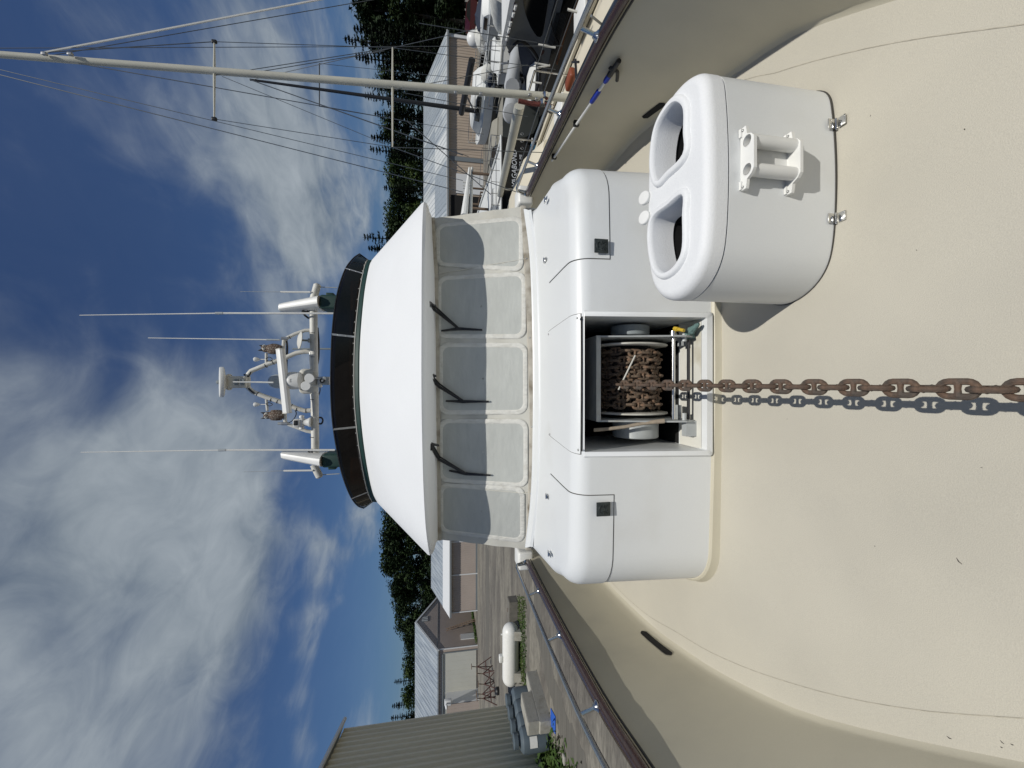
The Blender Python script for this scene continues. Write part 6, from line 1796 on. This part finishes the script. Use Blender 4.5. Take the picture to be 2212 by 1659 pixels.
def text_mesh(body, size, loc, m, par, name, shear=0.0, width=None, track=1.0):
    cu = bpy.data.curves.new('t', 'FONT'); cu.body = body; cu.size = size; cu.extrude = .004; cu.shear = shear; cu.space_character = track
    o = bpy.data.objects.new('t', cu); COL.objects.link(o); bpy.context.view_layer.update()
    me = bpy.data.meshes.new_from_object(o.evaluated_get(bpy.context.evaluated_depsgraph_get()))
    bpy.data.objects.remove(o)
    xs = [v.co.x for v in me.vertices]; w0 = max(xs) - min(xs); k = (width / w0) if width else 1
    off = ORG.get(par.name_full, Vector())
    for v in me.vertices:
        x, y, z = v.co; v.co = Vector((x * k, -z, y)) + Vector(loc) - off
    me.materials.clear(); me.materials.append(m)
    o = bpy.data.objects.new(name, me); COL.objects.link(o); o.parent = par; ORG[o.name_full] = off; return o
def z4p(px, py, y): return D(*z4(px, py), y=y)
a_, b_ = z4p(1030, 1440, 15.82), z4p(1030, 1158, 15.82)
text_mesh('VAGABOND', .29, (a_.x, 15.82, z4p(1043, 1300, 15.82).z), M['letter'], tr, 'name_lettering', shear=.18, width=b_.x - a_.x)
a_, b_ = z4p(1075, 1390, 15.84), z4p(1075, 1190, 15.84)
text_mesh('SS HARBOR, ME', .15, (a_.x, 15.84, z4p(1083, 1300, 15.84).z), M['letter'], tr, 'port_lettering', width=b_.x - a_.x)
mb = MB(); a_ = z4p(1048, 1400, 15.83); b_ = z4p(1048, 1300, 15.83)
mb.tube(catmull([a_ + Vector((-.08, 0, -.02)), a_ + Vector((-.12, 0, .12)), a_ + Vector((0, 0, .2)), a_ + Vector((.02, 0, .06))], 5), .012, 5); mb.tube([a_ + Vector((-.02, 0, -.03)), b_ + Vector((0, 0, -.03))], .008, 4)
mesh_obj('scroll_mark', mb, M['letter'], tr)
for q in ((1085, 1030), (1085, 1085), (1085, 1140)):
    mb = MB(); c_ = z4p(*q, 15.86); mb.tube([c_ + Vector((.055 * cos(a), 0, .05 * sin(a))) for a in [2 * pi * k / 14 for k in range(14)]], .010, 5, closed=True); mesh_obj('exhaust_ring', mb, M['steel_old'], tr)
# ---- grey hulled boat with pulpit, beyond the black one
def boat(name, label, stern, bow, B, zs, zf, free, hm, dm, cab=(6, 19, .55, .62), cat='boat', stands=True, **k):
    o = thing(name, ((stern.x + bow.x) / 2, (stern.y + bow.y) / 2, GZ), label, cat)
    ax, sd, L_, sh, h = hull_parts(o, stern, bow, B, zf, zs, free, hm, dm, **k)
    if cab: cabin(o, sh, ax, sd, *cab, dm)
    pulpit(o, sh, sd, 18, 27, .55); pulpit(o, sh, sd, 0, 8, .55, 'stern_rail')
    mb = MB(); c, w, z = sh[11]; lo = z - free * 1.04
    mb.prism([c + ax * 1.1 + Vector((0, 0, lo + .1)), c - ax * 1.0 + Vector((0, 0, lo + .1)), c - ax * .8 + Vector((0, 0, GZ + .2)), c + ax * .7 + Vector((0, 0, GZ + .2))], sd * .18); mesh_obj('keel', mb, M['hull_grey'], o, smooth=False)
    if stands:
        mb = MB()
        for i in (6, 17):
            for q in (1, -1):
                c, w, z = sh[i]; t = c + sd * w * .8 * q + Vector((0, 0, z - free * .8))
                for a in (0, 2.1, 4.2): mb.tube([t, Vector((t.x + sd.x * q * .4 + .5 * cos(a), t.y + sd.y * q * .4 + .5 * sin(a), GZ))], .03, 5)
        mesh_obj('jack_stands', mb, M['redrust'], o)
    return o, ax, sd, sh
p_b, p_s = D(1049, 412, y=30), D(1080, 262, y=20)
gb_, ax, sd, sh = boat('grey_cruiser', 'dark grey hulled boat with a bow pulpit behind the black transom', Vector((p_s.x - .2, 19, 0)), Vector((p_b.x, 29, 0)), 3.0, p_s.z, p_b.z, 1.7, M['hull_grey'], M['deck_dull'], cab=(5, 14, .35, .5))
p_b, p_s = D(1029, 318, y=27), D(1062, 150, y=19.5)
sb_, ax, sd, sh = boat('laid_up_sailboat', 'grey and white laid up sailboat on stands with a black mast and black boom', Vector((16.3, 20.2, 0)), Vector((p_b.x + .3, 27, 0)), 2.9, p_s.z + .15, p_b.z, 2.6, M['hull_grey'], M['deck_white'], cab=(4, 19, .62, .66), cat='sailboat', transom=.45)
mb = MB()
for q in (1, -1): mb.ring([[c + sd * (w * 1.012 * q) + Vector((0, 0, z + .03)), c + sd * (w * 1.005 * q) + Vector((0, 0, z - .42))] for c, w, z in sh[:25]], close=False)
mesh_obj('white_topside', mb, M['deck_white'], sb_)
ym_ = 22.5
wl_, _, _, _ = boat('white_launch', 'small white launch standing between the laid up sailboat and the covered boat', D(*z4(893, 350), y=19.5), D(*z4(930, 560), y=16.4), 1.9, D(*z4(893, 350), y=19.5).z, D(*z4(915, 560), y=16.4).z, .9, M['deck_white'], M['deck_white'], cab=(6, 16, .4, .6), cat='launch')
mb = MB(); mb.tube([D(1030, 240, y=ym_), D(540, 172, y=ym_)], [.12, .05], 10); mesh_obj('black_mast', mb, M['black'], sb_)
mb = MB(); mb.tube([D(*z4(618, 870), y=ym_), D(*z4(700, 462), y=18.8)], .16, 10); mesh_obj('black_boom', mb, M['black'], sb_)
mb = MB(); mb.tube([D(*z4(665, 750), y=ym_), D(*z4(715, 850), y=ym_)], .05, 6); mesh_obj('boom_vang', mb, M['black'], sb_)
mb = MB(); c_ = D(*z4(820, 570), y=20); mb.sphere(c_, .42, 12, 8, (1, 1.1, .8)); mesh_obj('folded_dodger', mb, M['sailcover'], sb_)
mb = MB(); mb.sphere(c_ + Vector((-.25, 0, -.15)), .34, 10, 8, (1, 1.2, .5)); mesh_obj('dodger_window', mb, M['canvas_dk'], sb_)
line(D(540, 172, y=ym_), D(1012, 338, y=27), .02, 'stay', 'wire', sb_); line(D(545, 172, y=ym_), D(1040, 60, y=19), .015, 'stay', 'wire', sb_)
line(D(690, 137, y=ym_), D(690, 230, y=ym_), .03, 'spreader', 'wire', sb_)
line(D(690, 137, y=ym_), D(1050, 175, y=ym_), .012, 'stay', 'wire', sb_); line(D(690, 230, y=ym_), D(1045, 290, y=ym_), .012, 'stay', 'wire', sb_)
# ---- mast lying on a rack
lmst = thing('stored_mast', tuple(G(1030, 430).xy) + (GZ,), 'bare white mast lying on a rack in front of the tan shed', 'mast')
mb = MB(); a_, b_ = D(*z4(680, 1290), y=20), D(*z4(640, 1660), y=19); mb.tube([a_, b_], [.05, .17], 10); mesh_obj('mast_tube', mb, M['white'], lmst)
mb = MB(); mb.tube([D(*z4(700, 1290), y=20.2), D(*z4(690, 1650), y=19.2)], .07, 8)
for t in (1400, 1425, 1445): mb.tube([D(*z4(630, t), y=19.8), D(*z4(700, t + 6), y=19.8)], .035, 6)
mesh_obj('mast_spreader', mb, M['white_old'], lmst)
mb = MB()
for t in (1330, 1600): p = D(*z4(700, t), y=20); mb.tube([p, Vector((p.x, p.y, GZ))], .07, 6)
mesh_obj('rack_post', mb, M['rust_dk'], lmst)
# ---- machinery and boxes by the shed opening
mc = thing('forklift', tuple(D(1120, 440, y=24).xy) + (GZ,), 'dark yard forklift parked by the tan shed behind the stored mast', 'forklift')
p = D(1060, 447, y=24)
mb = MB(); mb.rbox((p.x, 24, GZ + 1.1), (1.5, 2.4, .9), .1); mb.rbox((p.x + .1, 24.6, GZ + 1.7), (1.2, .9, .5), .08); mesh_obj('forklift_body', mb, M['black'], mc)
mb = MB()
for dx_ in (-.6, .6):
    for dy_ in (-.8, .8): mb.lathe([(.5, -.12), (.5, .12), (.25, .14), (.25, .1)], (p.x + dx_, 24 + dy_, GZ + .5), (1, 0, 0), 16)
mesh_obj('wheel', mb, M['blackmatt'], mc)
mb = MB()
for dx_ in (-.45, .45):
    mb.tube([(p.x + dx_, 22.8, GZ + .2), (p.x + dx_, 22.8, GZ + 3.2)], .06, 6)
    mb.tube([(p.x + dx_, 23.2, GZ + 1.5), (p.x + dx_, 23.2, GZ + 2.7), (p.x + dx_, 24.8, GZ + 2.7), (p.x + dx_, 24.8, GZ + 1.5)], .05, 6)
mesh_obj('forklift_mast', mb, M['rust_dk'], mc)
wb = thing('white_crate', tuple(D(1075, 432, y=17).xy) + (D(1088, 432, y=17).z,), 'white plastic box between the wheelhouse corner and the grey boat', 'box')
p = D(1075, 433, y=17); mb = MB(); mb.rbox(p, (.75, .6, .55), .06); mesh_obj('box_body', mb, M['white'], wb)
mb = MB(); mb.rbox(p + Vector((0, 0, .3)), (.8, .65, .07), .03); mesh_obj('box_lid', mb, M['white'], wb)
mb = MB(); mb.tube([p + Vector((0, 0, -.25)), Vector((p.x, p.y, GZ))], .25, 8); mesh_obj('box_stand', mb, M['concrete_dk'], wb)
# ---- boats and car at the very top right
def xb_(px, py, y): return D(*z4(px, py), y=y)
w1 = thing('white_motorboat', tuple(xb_(850, 150, 24).xy) + (GZ,), 'small white motorboat on the gravel beyond the grey yacht roof', 'motorboat')
p1_, p2_ = xb_(825, 400, 27), xb_(905, -60, 20)
ax, sd, L_, sh, _ = hull_parts(w1, Vector((p2_.x, 19.5, 0)), Vector((p1_.x, 27, 0)), 2.2, p1_.z + .15, p2_.z + .35, .9, M['deck_white'], M['deck_white'], full=3)
cabin(w1, sh, ax, sd, 5, 16, .45, .7, M['deck_white']); pulpit(w1, sh, sd, 12, 26, .4)
mb = MB(); mb.box((p2_.x - .8, 23.5, GZ + .5), (1.4, 4.5, .15)); mb.lathe([(.35, -.1), (.35, .1)], (p2_.x - 1.4, 23.2, GZ + .35), (1, 0, 0), 14); mesh_obj('trailer', mb, M['galv_dk'], w1)
mb = MB(); q = [xb_(870, 300, 24), xb_(900, 230, 22)]; mb.tube([xb_(800, 380, 26.8), xb_(880, 120, 21)], .13, 8); mesh_obj('rolled_fender', mb, M['rib_grey'], w1)
w2 = thing('covered_boat', tuple(xb_(930, 60, 17).xy) + (GZ,), 'narrow boat under a wrinkled pale cover, between the white motorboat and the grey yacht roof', 'boat')
mb = MB(); rows = []
for k in range(14):
    u = k / 13; c_ = xb_(935, -100, 13.5).lerp(xb_(925, 265, 18.5), u); w_ = .55 * (1 - u ** 3) + .02; hh = .42 * (1 - u ** 4) + .03
    rows.append([c_ + Vector((w_ * cos(a) * (1 + .05 * sin(3 * k + a * 4)), 0, hh * sin(a) * (1 + .08 * sin(2 * k + a * 5)))) for a in [pi * 2 * j / 14 for j in range(14)]])
mb.ring(rows, cap0=True, cap1=True); mesh_obj('boat_cover', mb, M['sailcover'], w2)
mb = MB(); c_ = xb_(930, 60, 15.5)
for dx_ in (-.3, .3): mb.tube([c_ + Vector((dx_, 0, -.3)), Vector((c_.x + dx_, c_.y, GZ))], .05, 6)
mesh_obj('trestle', mb, M['rust_dk'], w2)
car = thing('red_car', tuple(xb_(725, 130, 44).xy) + (GZ,), 'dark red car parked in the shade of the trees at the upper right', 'car')
p = xb_(725, 130, 44); cx_, cy_ = p.x, 44
prof = [(-2.1, .35), (-2.15, .8), (-1.9, 1.0), (-1.2, 1.1), (-.5, 1.55), (.9, 1.6), (1.6, 1.15), (2.1, 1.05), (2.2, .6), (2.15, .35)]
zc_ = p.z - .2
mb = MB(); mb.prism([Vector((cx_ - a, cy_ - .85, zc_ + b - .3)) for a, b in prof], (0, 1.7, 0)); mesh_obj('car_body', mb, M['darkred'], car, smooth=False)
mb = MB(); mb.prism([Vector((cx_ - a, cy_ - .87, zc_ + b - .3)) for a, b in ((-1.0, 1.12), (-.45, 1.48), (.85, 1.52), (1.4, 1.15))], (0, 1.74, 0)); mesh_obj('car_window', mb, M['glassdk'], car, smooth=False)
for a in (-1.35, 1.4):
    mb = MB(); mb.lathe([(.34, 0), (.34, .22), (.18, .24)], (cx_ - a, cy_ - .7, zc_ + .05), (0, -1, 0), 16); mesh_obj('wheel', mb, M['blackmatt'], car)
# ground under the car area is banked up
mb = MB(); zb_ = zc_ - .3
mb.ring([[Vector((cx_ - 6, 41.5, GZ)), Vector((cx_ + 30, 41.5, GZ))], [Vector((cx_ - 4.5, 42.2, zb_)), Vector((cx_ + 30, 42.2, zb_))], [Vector((cx_ - 4.5, 50, zb_)), Vector((cx_ + 30, 50, zb_))], [Vector((cx_ - 4.5, 54, GZ)), Vector((cx_ + 30, 54, GZ))]], close=False)
o = mesh_obj('earth_bank', mb, M['gravel']); o['kind'] = 'structure'
jk = [('tarp_bundle', 'crumpled pale tarp bundle among the gear left of the red car', (790, 280), 30, M['sailcover'], (1.2, .9, .7)), ('gear_pile', 'dark heap of gear under the red car by the white motorboat', (800, 130), 29, M['canvas_dk'], (1.6, .8, .7))]
for nm, lb, q, yy, m_, s_ in jk:
    p = xb_(*q, yy); mb = MB(); rws = []
    for i in range(9):
        t = pi * i / 8; rws.append([p + Vector((s_[0] * sin(t) * cos(a) * random.uniform(.75, 1.1), s_[1] * sin(t) * sin(a) * random.uniform(.75, 1.1), s_[2] * cos(t) * random.uniform(.85, 1.1))) for a in [2 * pi * j / 12 for j in range(12)]])
    mb.ring(rws); mb.box((p.x, p.y, (p.z + GZ) / 2 - .2), (.9, .6, p.z - GZ)); o = mesh_obj(nm, mb, m_); tag(o, lb, 'tarp' if 'tarp' in nm else 'gear heap')
dm_ = xb_(722, 300, 40); mb = MB(); mb.sphere(dm_, .75, 16, 10, (1, 1, 1.1)); mb.tube([dm_, Vector((dm_.x, dm_.y, GZ))], .2, 8); o = mesh_obj('white_dome', mb, M['white']); tag(o, 'white rounded dome beside the right end of the tan shed', 'dome')
